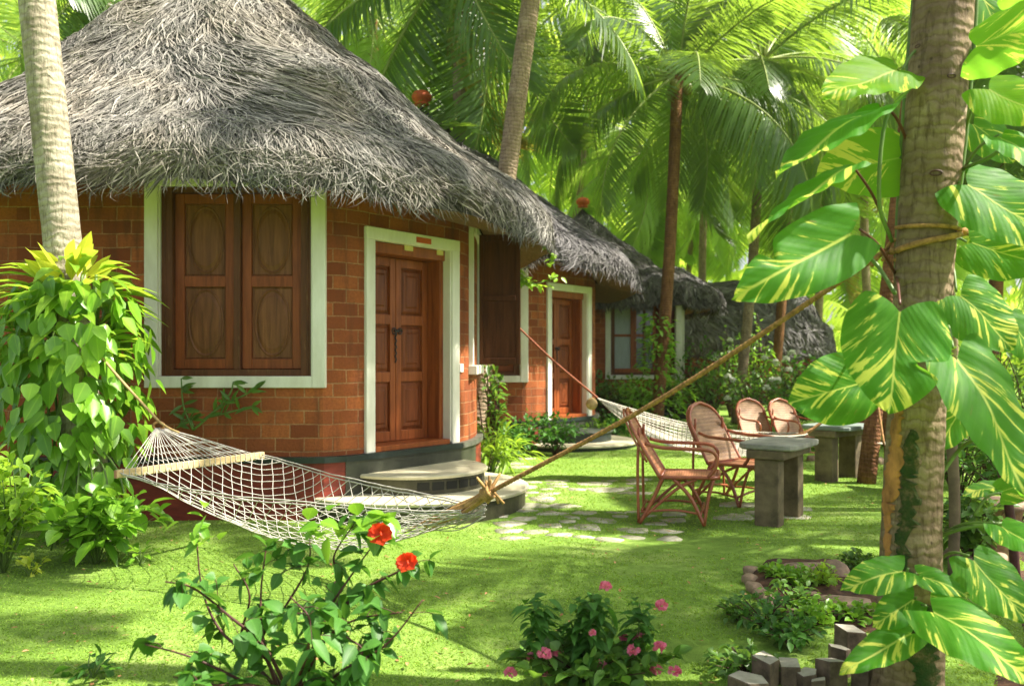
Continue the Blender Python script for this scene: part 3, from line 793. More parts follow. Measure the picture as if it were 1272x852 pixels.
    if not glazed:
        for (p, qq) in ((a0 + 0.105, (a0 + a1) / 2 - 0.035), ((a0 + a1) / 2 + 0.035, a1 - 0.105)):
            mb = MB(); z0_, z1_ = b0 + 0.065, b1 - 0.055; zm = (z0_ + z1_) / 2
            st = 0.085
            fr.box(mb, p, p + st, z0_, z1_, -0.12, -0.075); fr.box(mb, qq - st, qq, z0_, z1_, -0.12, -0.075)
            for (u, v) in ((z0_, z0_ + 0.09), (zm - 0.05, zm + 0.05), (z1_ - 0.09, z1_)): fr.box(mb, p + st + .0005, qq - st - .0005, u, v, -0.119, -0.077)
            sh = mb.build('shutter', M['shutter'], root, O, smooth=False, bevel=0.004)
            mb = MB()
            for (u, v) in ((z0_ + 0.09, zm - 0.05), (zm + 0.05, z1_ - 0.09)):
                A_, B_ = p + st, qq - st
                fr.box(mb, A_, B_, u, v, -0.12, -0.105)
                cx_, cz_ = (A_ + B_) / 2, (u + v) / 2; rx, rz = (B_ - A_) / 2 - 0.03, (v - u) / 2 - 0.03
                t = np.linspace(0, 2 * math.pi, 41)
                tube(mb, [fr.pt(cx_ + rx * math.cos(k), cz_ + rz * math.sin(k), -0.102) for k in t], 0.010, 6, cap=False)
                tube(mb, [fr.pt(A_ + 0.012, u + 0.012, -.103), fr.pt(B_ - 0.012, u + 0.012, -.103), fr.pt(B_ - 0.012, v - 0.012, -.103), fr.pt(A_ + 0.012, v - 0.012, -.103), fr.pt(A_ + 0.012, u + 0.012, -.103)], 0.007, 6)
                rows = []
                for kk, cc in ((0.93, -0.104), (0.8, -0.094), (0.0, -0.088)):
                    rows.append([fr.pt(cx_ + rx * kk * math.cos(k), cz_ + rz * kk * math.sin(k), cc) for k in t[:-1]])
                mb.add(np.array(rows).reshape(-1, 3), grid_faces(3, 40, True))
            mb.build('shutter_panel', M['panelwood'], sh, O, smooth=False, bevel=0.0)
    else:
        n3 = 3
        for k in range(n3):
            p = a0 + 0.02 + k * (a1 - a0 - 0.04) / n3; qq = p + (a1 - a0 - 0.04) / n3
            mb = MB()
            for (u0, u1, v0, v1) in ((p, p + 0.07, b0 + .06, b1 - .05), (qq - 0.07, qq, b0 + .06, b1 - .05), (p + .07, qq - .07, b0 + .06, b0 + .16), (p + .07, qq - .07, b1 - .14, b1 - .05), (p + .07, qq - .07, (b0 + b1) / 2 - .03, (b0 + b1) / 2 + .03)):
                fr.box(mb, u0, u1, v0, v1, -0.13, -0.05 + 0.002 * k)
            if k < 2:
                cs = mb.build('casement', M['door'], wroot, O, smooth=False)
            mb = MB(); fr.box(mb, p + .02, qq - .02, b0 + .05, b1 - .04, -0.10, -0.09)
            if k < 2: mb.build('window_pane', M['curtainlight'] if k == 0 else M['glass'], wroot, O, smooth=False)
            else: mb.build('curtain', M['curtain'], wroot, O, smooth=False)
    if side_window:
        # white frame seen edge on, and the open dark shutter in front of it
        fs = Frame([-0.448 + dx, 9.32 + dy, 0], nrm([0.03, 1, 0]), nrm([1, -0.03, 0]))
        mb = MB(); fs.box(mb, 0, 0.12, 1.38, 2.95, -0.03, 0.022); fs.box(mb, 1.0, 1.12, 1.38, 2.95, -0.03, 0.022); fs.box(mb, 0.12, 1.0, 2.85, 2.95, -0.03, 0.055)
        fs.box(mb, -0.02, 1.14, 1.28, 1.379, -0.03, 0.065)
        sw = mb.build('side_window_frame', M['white'], root, O, smooth=False, bevel=0.005)
        mb = MB(); fs.box(mb, 0.12, 1.0, 1.38, 2.85, -0.02, 0.0); mb.build('window_pane', M['glass'], sw, O, smooth=False)
        fs = Frame([-0.365 + dx, 9.50 + dy, 0], nrm([1, -0.06, 0]), nrm([-0.06, -1, 0]))
        mb = MB(); W_ = 0.46; z0_, z1_ = 1.39, 2.84
        fs.box(mb, 0, 0.05, z0_, z1_, 0, 0.035); fs.box(mb, W_ - 0.05, W_, z0_, z1_, 0, 0.035)
        for (u, v) in ((z0_, z0_ + .07), (2.10, 2.16), (z1_ - .07, z1_)): fs.box(mb, 0.05, W_ - 0.05, u, v, 0.001, 0.040)
        fs.box(mb, 0.04, W_ - 0.04, z0_ + .05, z1_ - .05, 0.004, 0.02)
        o = mb.build('open_shutter', M['blackwood'], root, O, smooth=False, bevel=0.004); o['label'] = 'dark open shutter sticking out at the side of the hut'
        mb = MB(); fs2 = Frame([-0.10, 9.02, 0], [*nrm([0.12, 0.37]), 0], [*nrm([0.37, -0.12]), 0])
    if detail > 1:
        fs = Frame([*(D1 + nrm(plan[9] - plan[8]) * 0.02), 0], [*nrm(plan[9] - plan[8]), 0], [*nrm([plan[9][1] - plan[8][1], -(plan[9][0] - plan[8][0])]), 0])
        mb = MB(); fs.box(mb, 0.02, 0.11, 1.31, 1.40, 0.0, 0.02); mb.build('switch_plate', M['switch'], root, O, smooth=False, bevel=0.003)
    # steps
    if has_door:
        Mc = (D0 + D1) / 2
        ht = sill - 0.185; hl = ht - 0.18
        for (rad, zt, zb_, kind) in ((0.74, ht, hl - 0.01, 0), (1.15, hl, -0.1, 1)):
            n = 72; th = np.arange(n) / n * 2 * math.pi; mb = MB()
            prof = [(rad - 0.03, zb_, 0), (rad - 0.03, zt - 0.035, 0), (rad, zt - 0.034, 1), (rad + 0.004, zt - 0.012, 1), (rad - 0.012, zt, 1), (0.01, zt + 0.001, 1)]
            V = np.array([[Mc[0] + a * math.cos(t), Mc[1] + a * math.sin(t), b] for a, b, _ in prof for t in th])
            FF = grid_faces(len(prof), n, True)
            k = n
            mb.mi = 0; mb.add(V, FF[:2 * k]); mb.mi = 1; mb.add(V, FF[2 * k:])
            if kind == 0 and detail > 1:
                mb.mi = 2
                for q_ in range(6):
                    a = -1.33 + q_ * 0.20
                    cx_, cy_ = Mc[0] + (rad - 0.031) * math.cos(a), Mc[1] + (rad - 0.031) * math.sin(a)
                    f3 = Frame([cx_, cy_, 0], [-math.sin(a), math.cos(a), 0], [math.cos(a), math.sin(a), 0])
                    f3.box(mb, -0.057, 0.057, zb_ + 0.05, zb_ + 0.125, -0.03, 0.004)
            tp = M['steptop'] if (not dark_steps or kind == 1) else M['steptop2']
            mb.build('step', [M['stepdark'] if not dark_steps else M['darktrim'], tp, M['vent']], root, O, smooth=False)
    # roof
    base = plan[:-1]; c = O[:2]
    ang = np.arctan2(base[:, 1] - c[1], base[:, 0] - c[0]); rr = np.linalg.norm(base - c, axis=1)
    od = np.argsort(ang); ang = ang[od]; rr = rr[od]
    tg = np.linspace(-math.pi, math.pi, 361)
    rg = np.interp(tg, np.concatenate([[ang[-1] - 2 * math.pi], ang, [ang[0] + 2 * math.pi]]), np.concatenate([[rr[-1]], rr, [rr[0]]]))
    ker = np.hanning(31); ker /= ker.sum()
    rs = np.convolve(np.concatenate([rg[-31:-1], rg, rg[1:31]]), ker, 'same')[30:-30]
    over = 0.50 + 0.32 * np.clip(np.cos(tg + 0.15), 0, 1)
    rs = (rs + over)
    if right != 1.0: rs = rs * (1 - (1 - right) * np.clip(np.cos(tg), 0, 1))
    def E(th):
        t = (np.asarray(th) + math.pi) % (2 * math.pi) - math.pi
        r_ = np.interp(t, tg, rs); return np.stack([c[0] + r_ * np.cos(t), c[1] + r_ * np.sin(t)], -1)
    def T(th):
        th = np.asarray(th); return np.broadcast_to(c, th.shape + (2,))
    mb, pos = roof_mesh(E, T, eave_z, 0.36, apex, nstr, slen, swid, seed=int(3 + abs(dx) * 10), lumps=0.045, pw=(0.90 if detail > 1 else 0.95), ftilt=0.26)
    rf = mb.build('roof', [M[tmat], M['thatchbase'], M['thatchunder']], root, O)
    pot_finial('finial_pot', (c[0], c[1], apex + 0.22), 0.19, O, rf)
    return root

hut_a = make_hut((0, 0), 'nearest brick hut with grey thatch, carved double door and half-round steps', 6.68, nstr=95000, swid=0.0068, slen=0.34, side_window=True)
hut_b = make_hut((1.95, 5.81), 'second brick hut, thatch behind the nearest hut, narrow door over dark steps', 6.22, sill=0.46, detail=1, nstr=46000, swid=0.010, slen=0.36, dark_steps=True, wz0=1.08, tmat='thatchfar')
hut_c = make_hut((5.65, 13.32), 'third brick hut with glazed brown casement window and red curtain', 5.62, sill=0.45, detail=1, nstr=26000, swid=0.016, slen=0.36, glazed=True, has_door=False, right=0.9, tmat='thatchfar', wz0=0.95)

# porch roof and post of the third hut
def porch():
    O = np.array(hut_c.location)
    c = np.array([3.9, 21.9])
    def E(th):
        th = np.asarray(th); return np.stack([c[0] - 0.45 + 1.95 * np.cos(th), c[1] + 1.75 * np.sin(th)], -1)
    def T(th):
        th = np.asarray(th); return np.stack([c[0] + 0.3 * np.cos(th), c[1] + 0.2 * np.sin(th)], -1)
    mb, pos = roof_mesh(E, T, 3.06, 0.30, 3.78, 9000, 0.30, 0.020, seed=44, lumps=0.06, pw=1.4)
    mb.build('porch_roof', [M['thatchfar'], M['thatchbase'], M['thatchunder']], hut_c, O)
    mb = MB()
    for x, d, w in ((842, 20.6, 0.075),):
        p = P(x, 446, d); f = Frame([p[0] - w, d, 0], [1, 0, 0], [0, -1, 0]); f.box(mb, 0, 2 * w, 0.30, 2.75, 0, 0.15)
    mb.build('porch_post', M['white'], hut_c, O, smooth=False, bevel=0.01)
    mb = MB(); mb2 = MB()
    f = Frame([3.55, 20.7, 0], [1, 0, 0], [0, -1, 0])
    f.box(mb, 0, 1.1, 0, 0.16, -0.4, 0.45); f.box(mb, 0.0, 0.9, 0.16, 0.34, -0.4, 0.1)
    mb.build('porch_step', M['darktrim'], hut_c, O, smooth=False, bevel=0.02)
porch()

# long low hut at the back
def long_hut():
    O = np.array([7.4, 28.6, 0.0])
    root = empty('long_hut', O, 'long low hut with rounded grey thatch over a dark red wall at the back', 'hut')
    def sup(th, a, b, n=3.2):
        c_, s_ = np.cos(th), np.sin(th); k = (np.abs(c_) ** n + np.abs(s_) ** n) ** (-1 / n)
        return np.stack([O[0] + a * k * c_, O[1] + b * k * s_], -1)
    E = lambda th: sup(np.asarray(th), 3.15, 2.3)
    T = lambda th: np.stack([O[0] - 0.1 + 2.0 * np.cos(th), O[1] + 0.12 * np.sin(th)], -1)
    mb, pos = roof_mesh(E, T, 2.0, 0.45, 4.05, 22000, 0.34, 0.030, seed=77, lumps=0.055, pw=1.5, wall_in=0.85)
    rf = mb.build('roof', [M['thatchfar'], M['thatchbase'], M['thatchunder']], root, O)
    for i, (x, r) in enumerate(((8.75, 0.20), (9.05, 0.17))):
        pot_finial('finial_pot', (x, 28.5, 4.12), r, O, rf)
    mb = MB(); th = np.linspace(0, 2 * math.pi, 60, endpoint=False)
    ring_ = sup(th, 2.7, 1.9)
    V = np.vstack([np.c_[ring_, np.full(60, -0.1)], np.c_[ring_, np.full(60, 2.1)]])
    uv = np.c_[np.tile(np.arange(60) * 0.16, 2), np.repeat([0, 2.2], 60)]
    mb.add(V, grid_faces(2, 60, True), uv)
    mb.build('wall', M['redplinth'], root, O, smooth=False)
    f = Frame([5.6, 26.55, 0], [1, 0, 0], [0, -1, 0])
    for xo in (0, 1.8):
        mb = MB(); f.box(mb, xo, xo + 0.9, 0.8, 1.6, 0, 0.1); fr_ = mb.build('window_shutter', M['shutter'], root, O, smooth=False)
long_hut()

# ------------------------------------------------------------------ palms
def frond_mesh(name, L, droop, npair, ll, lw, hang, mats, seed, K=4, twist=0.0):
    r = np.random.default_rng(seed); mb = MB()
    n = 26; t = np.linspace(0, 1, n); th = -droop * t ** 1.5
    step = L / (n - 1)
    X = np.concatenate([[0], np.cumsum(np.cos(th[:-1]) * step)]); Z = np.concatenate([[0], np.cumsum(np.sin(th[:-1]) * step)])
    Y = 0.06 * L * np.sin(t * 2.2 + seed) * t
    C = np.stack([X, Y, Z], -1)
    mb.mi = 1; tube(mb, C, 0.030 * (1 - t) ** 0.8 * L / 4 + 0.004, 5)
    mb.mi = 0
    ti = np.linspace(0.13, 0.995, npair)
    ti = np.repeat(ti, 2) + r.normal(size=npair * 2) * 0.003; ti = np.clip(ti, 0.1, 1)
    side = np.tile([-1.0, 1.0], npair)
    pos = np.stack([np.interp(ti, t, C[:, i]) for i in range(3)], -1)
    tan = nrm(np.stack([np.interp(ti, t, np.gradient(C[:, i])) for i in range(3)], -1))
    lat = np.array([0, 1.0, 0]) * side[:, None]; up = nrm(np.cross(tan, np.array([0, 1.0, 0]))); up = up * np.sign(up[:, 2:3] + 1e-6)
    fw = 0.35 + 0.75 * ti ** 2
    k = np.linspace(0, 1, K)
    Ln = ll * (np.sin(np.pi * np.clip(ti * 0.88 + 0.10, 0, 1)) ** 0.55) * r.uniform(0.85, 1.1, len(ti))
    hg = hang * r.uniform(0.7, 1.4, len(ti))
    d0 = nrm(lat + tan * fw[:, None] + up * (0.25 - 0.25 * hang) + r.normal(size=(len(ti), 3)) * 0.05)
    P0 = pos[:, None] + d0[:, None] * (Ln[:, None] * k[None])[..., None]
    P0[..., 2] -= (hg * Ln)[:, None] * (0.25 * k[None] + 0.75 * k[None] ** 2)
    Tn = nrm(np.gradient(P0, axis=1)); S = nrm(np.cross(Tn, up[:, None] + lat[:, None] * 0.35))
    W = lw * np.array([0.55, 1.0, 0.75, 0.05])[None] if K == 4 else lw * np.linspace(1, 0.05, K)[None]
    W = np.broadcast_to(W, (len(ti), K))
    ribbons(mb, P0, S, W, np.clip(r.normal(0.5, 0.2, len(ti)), 0, 1))
    ob = mb.build(name, mats, None); me = ob.data
    bpy.data.objects.remove(ob)
    return me
FR = {}
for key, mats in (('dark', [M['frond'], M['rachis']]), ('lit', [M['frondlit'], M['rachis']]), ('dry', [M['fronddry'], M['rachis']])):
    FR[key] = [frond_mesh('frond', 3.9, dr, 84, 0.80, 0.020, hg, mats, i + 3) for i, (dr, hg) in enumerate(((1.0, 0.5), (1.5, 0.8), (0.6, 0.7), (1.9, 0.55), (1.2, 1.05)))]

def palm(name, label, base, top, r0, r1, nf, bark, key='dark', size=1.0, seed=0, bulge=True, dry=0, coco=0, emin=-55, emax=78, lean=0.0, az0=0.0, rows=40):
    r = np.random.default_rng(seed); base = np.array(base, float); top = np.array(top, float)
    root = empty(name, (base[0], base[1], 0), label, 'palm tree')
    O = (base[0], base[1], 0)
    mid = (base + top) / 2 + np.array([lean, 0, 0])
    C = crom([base, mid, top], rows * 2)
    t = np.linspace(0, 1, len(C)); rad = r0 + (r1 - r0) * t ** 0.7
    if bulge: rad = rad * (1 + 0.25 * np.exp(-((t) / 0.05) ** 2))
    rad = rad * (1 + 0.009 * np.sin(t * len(C) * 1.9) + 0.03 * snoise(C * 2.0, seed))
    mb = MB(); tube(mb, C, rad, 18); mb.build('trunk', M[bark], root, O)
    tp = top - np.array(O)
    for i in range(nf):
        f = i / max(nf - 1, 1)
        az = az0 + i * 2.399 + r.normal() * 0.2
        el = R(emax + (emin - emax) * f ** 0.85) + r.normal() * 0.10
        k = 'dry' if i >= nf - dry else key
        me = FR[k][(i * 3 + seed) % 5 if el < 0.9 else 2]
        o = bpy.data.objects.new('frond', me); col.objects.link(o); o.parent = root
        o.location = tuple(tp + np.array([math.cos(az) * 0.06, math.sin(az) * 0.06, 0.0]))
        roll = r.normal() * 0.25
        o.rotation_euler = (Matrix.Rotation(az, 3, 'Z') @ Matrix.Rotation(-el, 3, 'Y') @ Matrix.Rotation(roll, 3, 'X')).to_euler()
        s = size * r.uniform(0.85, 1.12); o.scale = (s, s, s)
    for i in range(coco):
        a = i * 2.1; mb = MB(); c = tp + np.array([math.cos(a) * 0.2, math.sin(a) * 0.2, -0.25 - 0.06 * (i % 2)])
        th = np.linspace(0, 2 * math.pi, 10, endpoint=False); ph = np.linspace(0.05, math.pi - 0.05, 7)
        V = np.array([[c[0] + 0.11 * math.sin(p) * math.cos(q), c[1] + 0.11 * math.sin(p) * math.sin(q), c[2] + 0.14 * math.cos(p)] for p in ph for q in th])
        mb.add(V, grid_faces(7, 10, True)); mb.build('coconut', M['coconut'], root, (0, 0, 0))
    return root

def gp(x, y):
    d = EYE * F_PX / (y - HY); return np.array([(x - CX) / F_PX * d, d, 0.0])

# palms seen in the picture
pa = P(68, 300, 6.7)
palm('coconut_palm', 'pale ringed palm trunk wrapped in broad-leaved climber in front of the nearest hut', [-3.30, 6.7, -0.1], P(-60, -1000, 6.7), 0.155, 0.12, 16, 'palmbark', seed=1, coco=4, size=0.95)
palm('coconut_palm', 'tan leaning palm trunk rising behind the thatch of the nearest hut', [-0.62, 12.4, -0.1], P(722, -420, 12.4), 0.145, 0.135, 18, 'palmbark2', seed=2, dry=0, coco=5, size=0.95, lean=-0.05)
palm('coconut_palm', 'slender orange-brown palm with leafy climber at its foot, before the third hut', P(815, 510, 17)*[1, 1, 0], P(842, 95, 17), 0.125, 0.115, 22, 'palmbark3', seed=5, lean=0.05, size=0.95, emin=-32, coco=3, dry=0)
palm('coconut_palm', 'thin grey-brown palm standing before the long low hut', P(916, 520, 19)*[1, 1, 0], P(947, 75, 19.5), 0.12, 0.10, 24, 'palmbark2', seed=7, size=1.15, lean=0.1)
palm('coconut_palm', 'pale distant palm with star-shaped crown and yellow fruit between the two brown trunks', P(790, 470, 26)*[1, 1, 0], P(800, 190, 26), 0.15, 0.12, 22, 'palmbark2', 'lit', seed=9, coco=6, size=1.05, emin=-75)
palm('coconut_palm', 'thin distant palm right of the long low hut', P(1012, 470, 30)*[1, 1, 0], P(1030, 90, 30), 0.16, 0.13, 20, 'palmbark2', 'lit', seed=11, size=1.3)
palm('coconut_palm', 'dark distant palm whose short trunk shows over the second hut roof', P(556, 520, 27)*[1, 1, 0], P(552, 60, 27), 0.17, 0.16, 22, 'palmbark3', 'dark', seed=12, size=1.2)
palm('coconut_palm', 'slim brown palm trunk behind the variegated climber, holding the far hammock', gp(1076, 600), P(1225, -780, 9.9), 0.085, 0.10, 9, 'palmbark3', seed=13, size=0.85, lean=0.03)
extra = [
 ('palm with pale drooping crown over the left shoulder of the thatch', (60, 24), (45, 70), 'lit', 1.2),
 ('palm behind the left side of the nearest thatch, crown at the top edge', (160, 19), (130, -30), 'dark', 1.1),
 ('pale palm left of the tan trunk, high behind the nearest roof', (470, 21), (462, 20), 'lit', 1.1),
 ('palm just above the second hut roof with hanging green fronds', (590, 16.5), (572, -60), 'dark', 1.2),
 ('far pale palm right of the tan leaning trunk', (705, 33), (712, 120), 'lit', 1.4),
 ('palm with crown cut by the top edge above the third hut', (700, 30), (752, -40), 'dark', 1.5),
 ('palm with pale arching fronds above the long low hut', (960, 24), (985, -10), 'lit', 1.3),
 ('dark palm high between the two brown trunks', (870, 30), (890, -10), 'dark', 1.3),
 ('far palm low behind the long hut roof', (960, 36), (965, 210), 'lit', 1.25),
 ('palm behind the big variegated leaves left of the tree trunk', (1085, 27), (1075, 90), 'lit', 1.2),
 ('palm at the right edge behind the tree trunk', (1225, 17), (1235, 60), 'dark', 1.0),
 ('far pale palm at the right edge', (1190, 30), (1180, 150), 'lit', 1.4),
 ('far palm between the long hut and the slim brown trunk', (1060, 42), (1060, 250), 'lit', 1.5),
 ('far palm behind the third hut roof ridge', (850, 40), (868, 200), 'lit', 1.5),
 ('palm beyond the right edge whose fronds reach into view', (1400, 18), (1380, 140), 'lit', 1.2),
]
for i, (lab, (bx, d), (tx, ty), key, sz) in enumerate(extra):
    b = P(bx, 446, d); b[2] = -0.1
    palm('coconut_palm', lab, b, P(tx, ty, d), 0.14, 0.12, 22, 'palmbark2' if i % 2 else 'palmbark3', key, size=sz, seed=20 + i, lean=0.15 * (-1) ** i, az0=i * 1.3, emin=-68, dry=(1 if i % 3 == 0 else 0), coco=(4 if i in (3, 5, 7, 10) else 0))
# palms standing right of the frame, whose crowns shade the lawn
shade = [
 ('palm right of the lawn, out of the picture, leaning over the hammock', (6.7, 8.4), (4.5, 7.4, 9.0), 0.62, 13),
 ('palm right of the lawn, out of the picture, beside the table', (7.6, 6.5), (7.7, 6.4, 7.0), 0.9, 18),
 ('palm right of the lawn, out of the picture, nearest the camera', (6.9, 4.0), (7.0, 4.0, 6.6), 0.5, 12),
 ('palm far right of the lawn, out of the picture', (11.5, 13.0), (11.3, 13.0, 8.4), 1.0, 16),
]
for i, (lab, (bx, by), tp, sz, nf) in enumerate(shade):
    palm('coconut_palm', lab, (bx, by, -0.1), tp, 0.14, 0.12, nf, 'palmbark', 'dark', size=sz, seed=50 + i, emin=-25)

# ------------------------------------------------------------------ far grove: one mass of foliage
def far_grove():
    r = np.random.default_rng(5); mb = MB()
    n = 1000; K = 6
    # each frond: rachis samples then leaflets
    ppair = 16
    d = r.uniform(38, 66, n); px = r.uniform(-350, 1650, n); z = r.uniform(0.5, 27, n)
    O = np.stack([(px - CX) / F_PX * d, d, z], -1)
    az = r.uniform(0, 2 * math.pi, n); L = r.uniform(3.5, 6.0, n); dr = r.uniform(0.8, 1.8, n); el = r.uniform(-0.5, 1.1, n)
    t = np.linspace(0.08, 1, ppair)
    th = el[:, None] - dr[:, None] * t[None] ** 1.3
    rr = np.cumsum(np.cos(th), 1) * (L / ppair)[:, None]; zz = np.cumsum(np.sin(th), 1) * (L / ppair)[:, None]
    C = O[:, None] + np.stack([rr * np.cos(az)[:, None], rr * np.sin(az)[:, None], zz], -1)
    Tn = nrm(np.gradient(C, axis=1)); lat = np.stack([-np.sin(az), np.cos(az), np.zeros(n)], -1)
    for sd in (-1, 1):
        ln = 1.1 * np.sin(np.pi * np.clip(t * 0.85 + 0.12, 0, 1)) ** 0.6
        D = nrm(sd * lat[:, None] + Tn * 0.6)
        k = np.linspace(0, 1, 3)
        Q = C[:, :, None] + D[:, :, None] * (ln[None, :, None] * k[None, None])[..., None]
        Q[..., 2] -= (ln[None, :, None] * k[None, None] ** 1.6) * 0.85
        Q = Q.reshape(-1, 3, 3); m = len(Q)
        S = nrm(np.cross(nrm(np.gradient(Q, axis=1)), np.array([0.1, -0.3, 1.0])))
        W = 0.075 * np.broadcast_to(np.array([0.8, 1, 0.1])[None], (m, 3))
        ribbons(mb, Q, S, W, np.repeat(r.random(n), ppair))
    # thick understorey and far canopy leaves
    m = 15000
    d = r.uniform(60, 84, m); px = r.uniform(-500, 1800, m); z = 30 * r.random(m) ** 1.3
    pos = np.stack([(px - CX) / F_PX * d, d, z], -1)
    leaves(mb, pos, rdir(m) + np.array([0, 0, -0.7]), rdir(m) + np.array([0.6, -0.6, 0.6]), r.uniform(1.2, 2.6, m), r.uniform(0.5, 1.0, m), 'lance', 0.2, r.random(m), low=True)
    o = mb.build('distant_palm_grove', M['farleaf']); tag(o, 'mass of bright yellow-green palm foliage filling the far background', 'foliage', kind='stuff')
far_grove()

# ------------------------------------------------------------------ shrubs
def shrub(name, label, base, h, rad, nstem, nleaf, L, W, mat, shape='ovate', seed=0, group=None, cat='shrub', upness=0.6, droop=0.25, start=0.25, flowers=0, fmat=None, fr=0.02, stem='twig', squash=1.0, low=False, lsp=0.6, root=None, arch=0.0):
    r = np.random.default_rng(seed); base = np.array(base, float)
    if root is None:
        root = empty(name, base, label, cat, group)
    mb = MB(); sb = MB(); tips = []
    for i in range(nstem):
        a = i * 2.399 + r.normal() * 0.3; f = math.sqrt((i + 0.5) / nstem); hh = h * (1.02 - 0.45 * f ** 2) * r.uniform(0.82, 1.08)
        tip = np.array([math.cos(a) * rad * f, math.sin(a) * rad * f * squash, hh])
        mid = np.array([tip[0] * 0.35, tip[1] * 0.35, hh * 0.55]) + r.normal(size=3) * 0.05 * h
        if arch: tip[2] *= (1 - arch * f)
        C = crom([np.array([tip[0] * 0.06, tip[1] * 0.06, 0]), mid, tip], 12)
        tube(sb, C, np.linspace(0.010, 0.003, 12) * max(0.6, h), 5); tips.append(tip)
        m = max(2, nleaf // nstem); tt = r.uniform(start, 1.02, m) ** 0.8
        pos = np.stack([np.interp(tt, np.linspace(0, 1, 12), C[:, k]) for k in range(3)], -1) + r.normal(size=(m, 3)) * 0.04 * rad
        out = np.stack([pos[:, 0], pos[:, 1], np.zeros(m)], -1) / max(rad, 1e-3)
        dd = nrm(out * 0.7 + rdirr(r, m) * lsp + np.array([0, 0, upness - 0.3]))
        tw = pos + dd * 0.25 * L
        leaves(mb, tw, dd, np.array([0, 0, 1.0]) + rdirr(r, m) * 0.5, L * r.uniform(0.6, 1.25, m), W * r.uniform(0.7, 1.2, m), shape, droop, r.random(m), low)
    sb.build('branches', M[stem], root)
    mb.build('foliage', M[mat], root)
    if flowers:
        for i in range(flowers):
            t = tips[r.integers(len(tips))]; c = t + r.normal(size=3) * [rad * .2, rad * .2, 0.04 * h] + [0, 0, 0.02]
            cluster(c, fr, fmat, r, root)
    return root
def rdirr(r, n): return nrm(r.normal(size=(n, 3)))
def cluster(c, fr, fmat, r, root, n=26):
    fb = MB(); dd = rdirr(r, n); dd[:, 2] = np.abs(dd[:, 2]) * 0.9 - 0.15; dd = nrm(dd)
    leaves(fb, c + dd * fr * 0.45, nrm(dd + rdirr(r, n) * 0.7), dd + 1e-3, fr * 0.85, fr * 0.8, 'round', 0.0, r.random(n))
    fb.build('flower', M[fmat], root)

# climber on the left palm
def climber():
    r = np.random.default_rng(31); c = np.array([-3.47, 6.68, 0.0])
    root = empty('climbing_philodendron', c, 'broad-leaved green climber wrapping the left palm trunk with a yellow top rosette', 'climbing plant')
    mb = MB(); n = 640
    z = r.uniform(0.40, 2.08, n); a = r.uniform(0, 2 * math.pi, n)
    prof = np.interp(z, [0.45, 0.7, 1.3, 1.7, 2.1], [0.30, 0.50, 0.62, 0.60, 0.34]); rr = prof * r.uniform(0.45, 1.0, n)
    pos = np.stack([rr * np.cos(a), rr * np.sin(a), z], -1)
    out = np.stack([np.cos(a), np.sin(a), np.zeros(n)], -1)
    d = nrm(out * 0.35 + np.array([0, 0, -0.9]) + rdirr(r, n) * 0.5)
    leaves(mb, pos, d, out + np.array([0, 0, 0.35]) + rdirr(r, n) * 0.25, r.uniform(0.13, 0.22, n), r.uniform(0.09, 0.13, n), 'heart', 0.05, r.random(n))
    mb.build('foliage', M['vivid'], root)
    mb = MB(); n = 130; a = r.uniform(0, 2 * math.pi, n); z = r.uniform(1.45, 2.2, n)
    out = np.stack([np.cos(a), np.sin(a), np.zeros(n)], -1)
    pos = out * 0.22 + np.stack([0 * z, 0 * z, z], -1)
    d = nrm(out + np.array([0, 0, 1.0]) * r.uniform(0.0, 0.7, n)[:, None] + rdirr(r, n) * 0.2)
    leaves(mb, pos, d, np.array([0, 0, 1.0]) + rdirr(r, n) * 0.25, r.uniform(0.32, 0.52, n), r.uniform(0.07, 0.12, n), 'lance', 0.42, r.random(n))
    mb.build('arching_leaves', M['limeleaf'], root)
    mb = MB(); n = 26; a = r.uniform(0, 2 * math.pi, n); out = np.stack([np.cos(a), np.sin(a), np.zeros(n)], -1)
    pos = out * 0.10 + np.stack([0 * a, 0 * a, r.uniform(2.02, 2.18, n)], -1)
    leaves(mb, pos, nrm(out * 0.8 + np.array([0, 0, 0.75]) + rdirr(r, n) * 0.3), out + np.array([0, 0, 0.6]), r.uniform(0.26, 0.40, n), r.uniform(0.08, 0.12, n), 'lance', 0.15, r.random(n))
    mb.build('yellow_rosette', M['yellowleaf'], root)
    mb = MB()
    for k in range(7):
        t = np.linspace(0, 1, 30); a0 = k * 0.9
        tube(mb, np.stack([0.17 * np.cos(a0 + t * 2), 0.17 * np.sin(a0 + t * 2), 0.02 + t * 2.1], -1), 0.012, 5)
    for k in range(5):
        tube(mb, crom([[0.1, -0.1, 0.9], [0.15 + 0.1 * k, -0.4, 0.6], [0.1 + 0.14 * k, -0.5, 0.05]], 12), 0.007, 5)
    mb.build('climbing_stem', M['greenstem'], root)
climber()
S = shrub
S('low_shrub', 'lime-green broad-leaved shrub at the foot of the climber-clad palm', gp(118, 700), 0.50, 0.46, 26, 330, 0.15, 0.095, 'vivid', 'ovate', 41, stem='greenstem', squash=0.7)
S('leafy_shrub', 'dense small-leaved shrub cut off by the left edge of the picture', P(2, 446, 5.7) * [1, 1, 0], 0.84, 0.30, 26, 420, 0.10, 0.06, 'limeleaf', 'ovate', 42, stem='greenstem')
S('seedling', 'small yellow-green seedling on the grass near the left shrub', gp(38, 716), 0.13, 0.10, 6, 26, 0.07, 0.035, 'yellowleaf', 'ovate', 43, cat='plant', stem='greenstem')
S('seedling', 'single small leafy sprout between the low shrub and the hibiscus', gp(175, 702), 0.14, 0.09, 5, 18, 0.08, 0.045, 'vivid', 'ovate', 44, cat='plant', stem='greenstem')
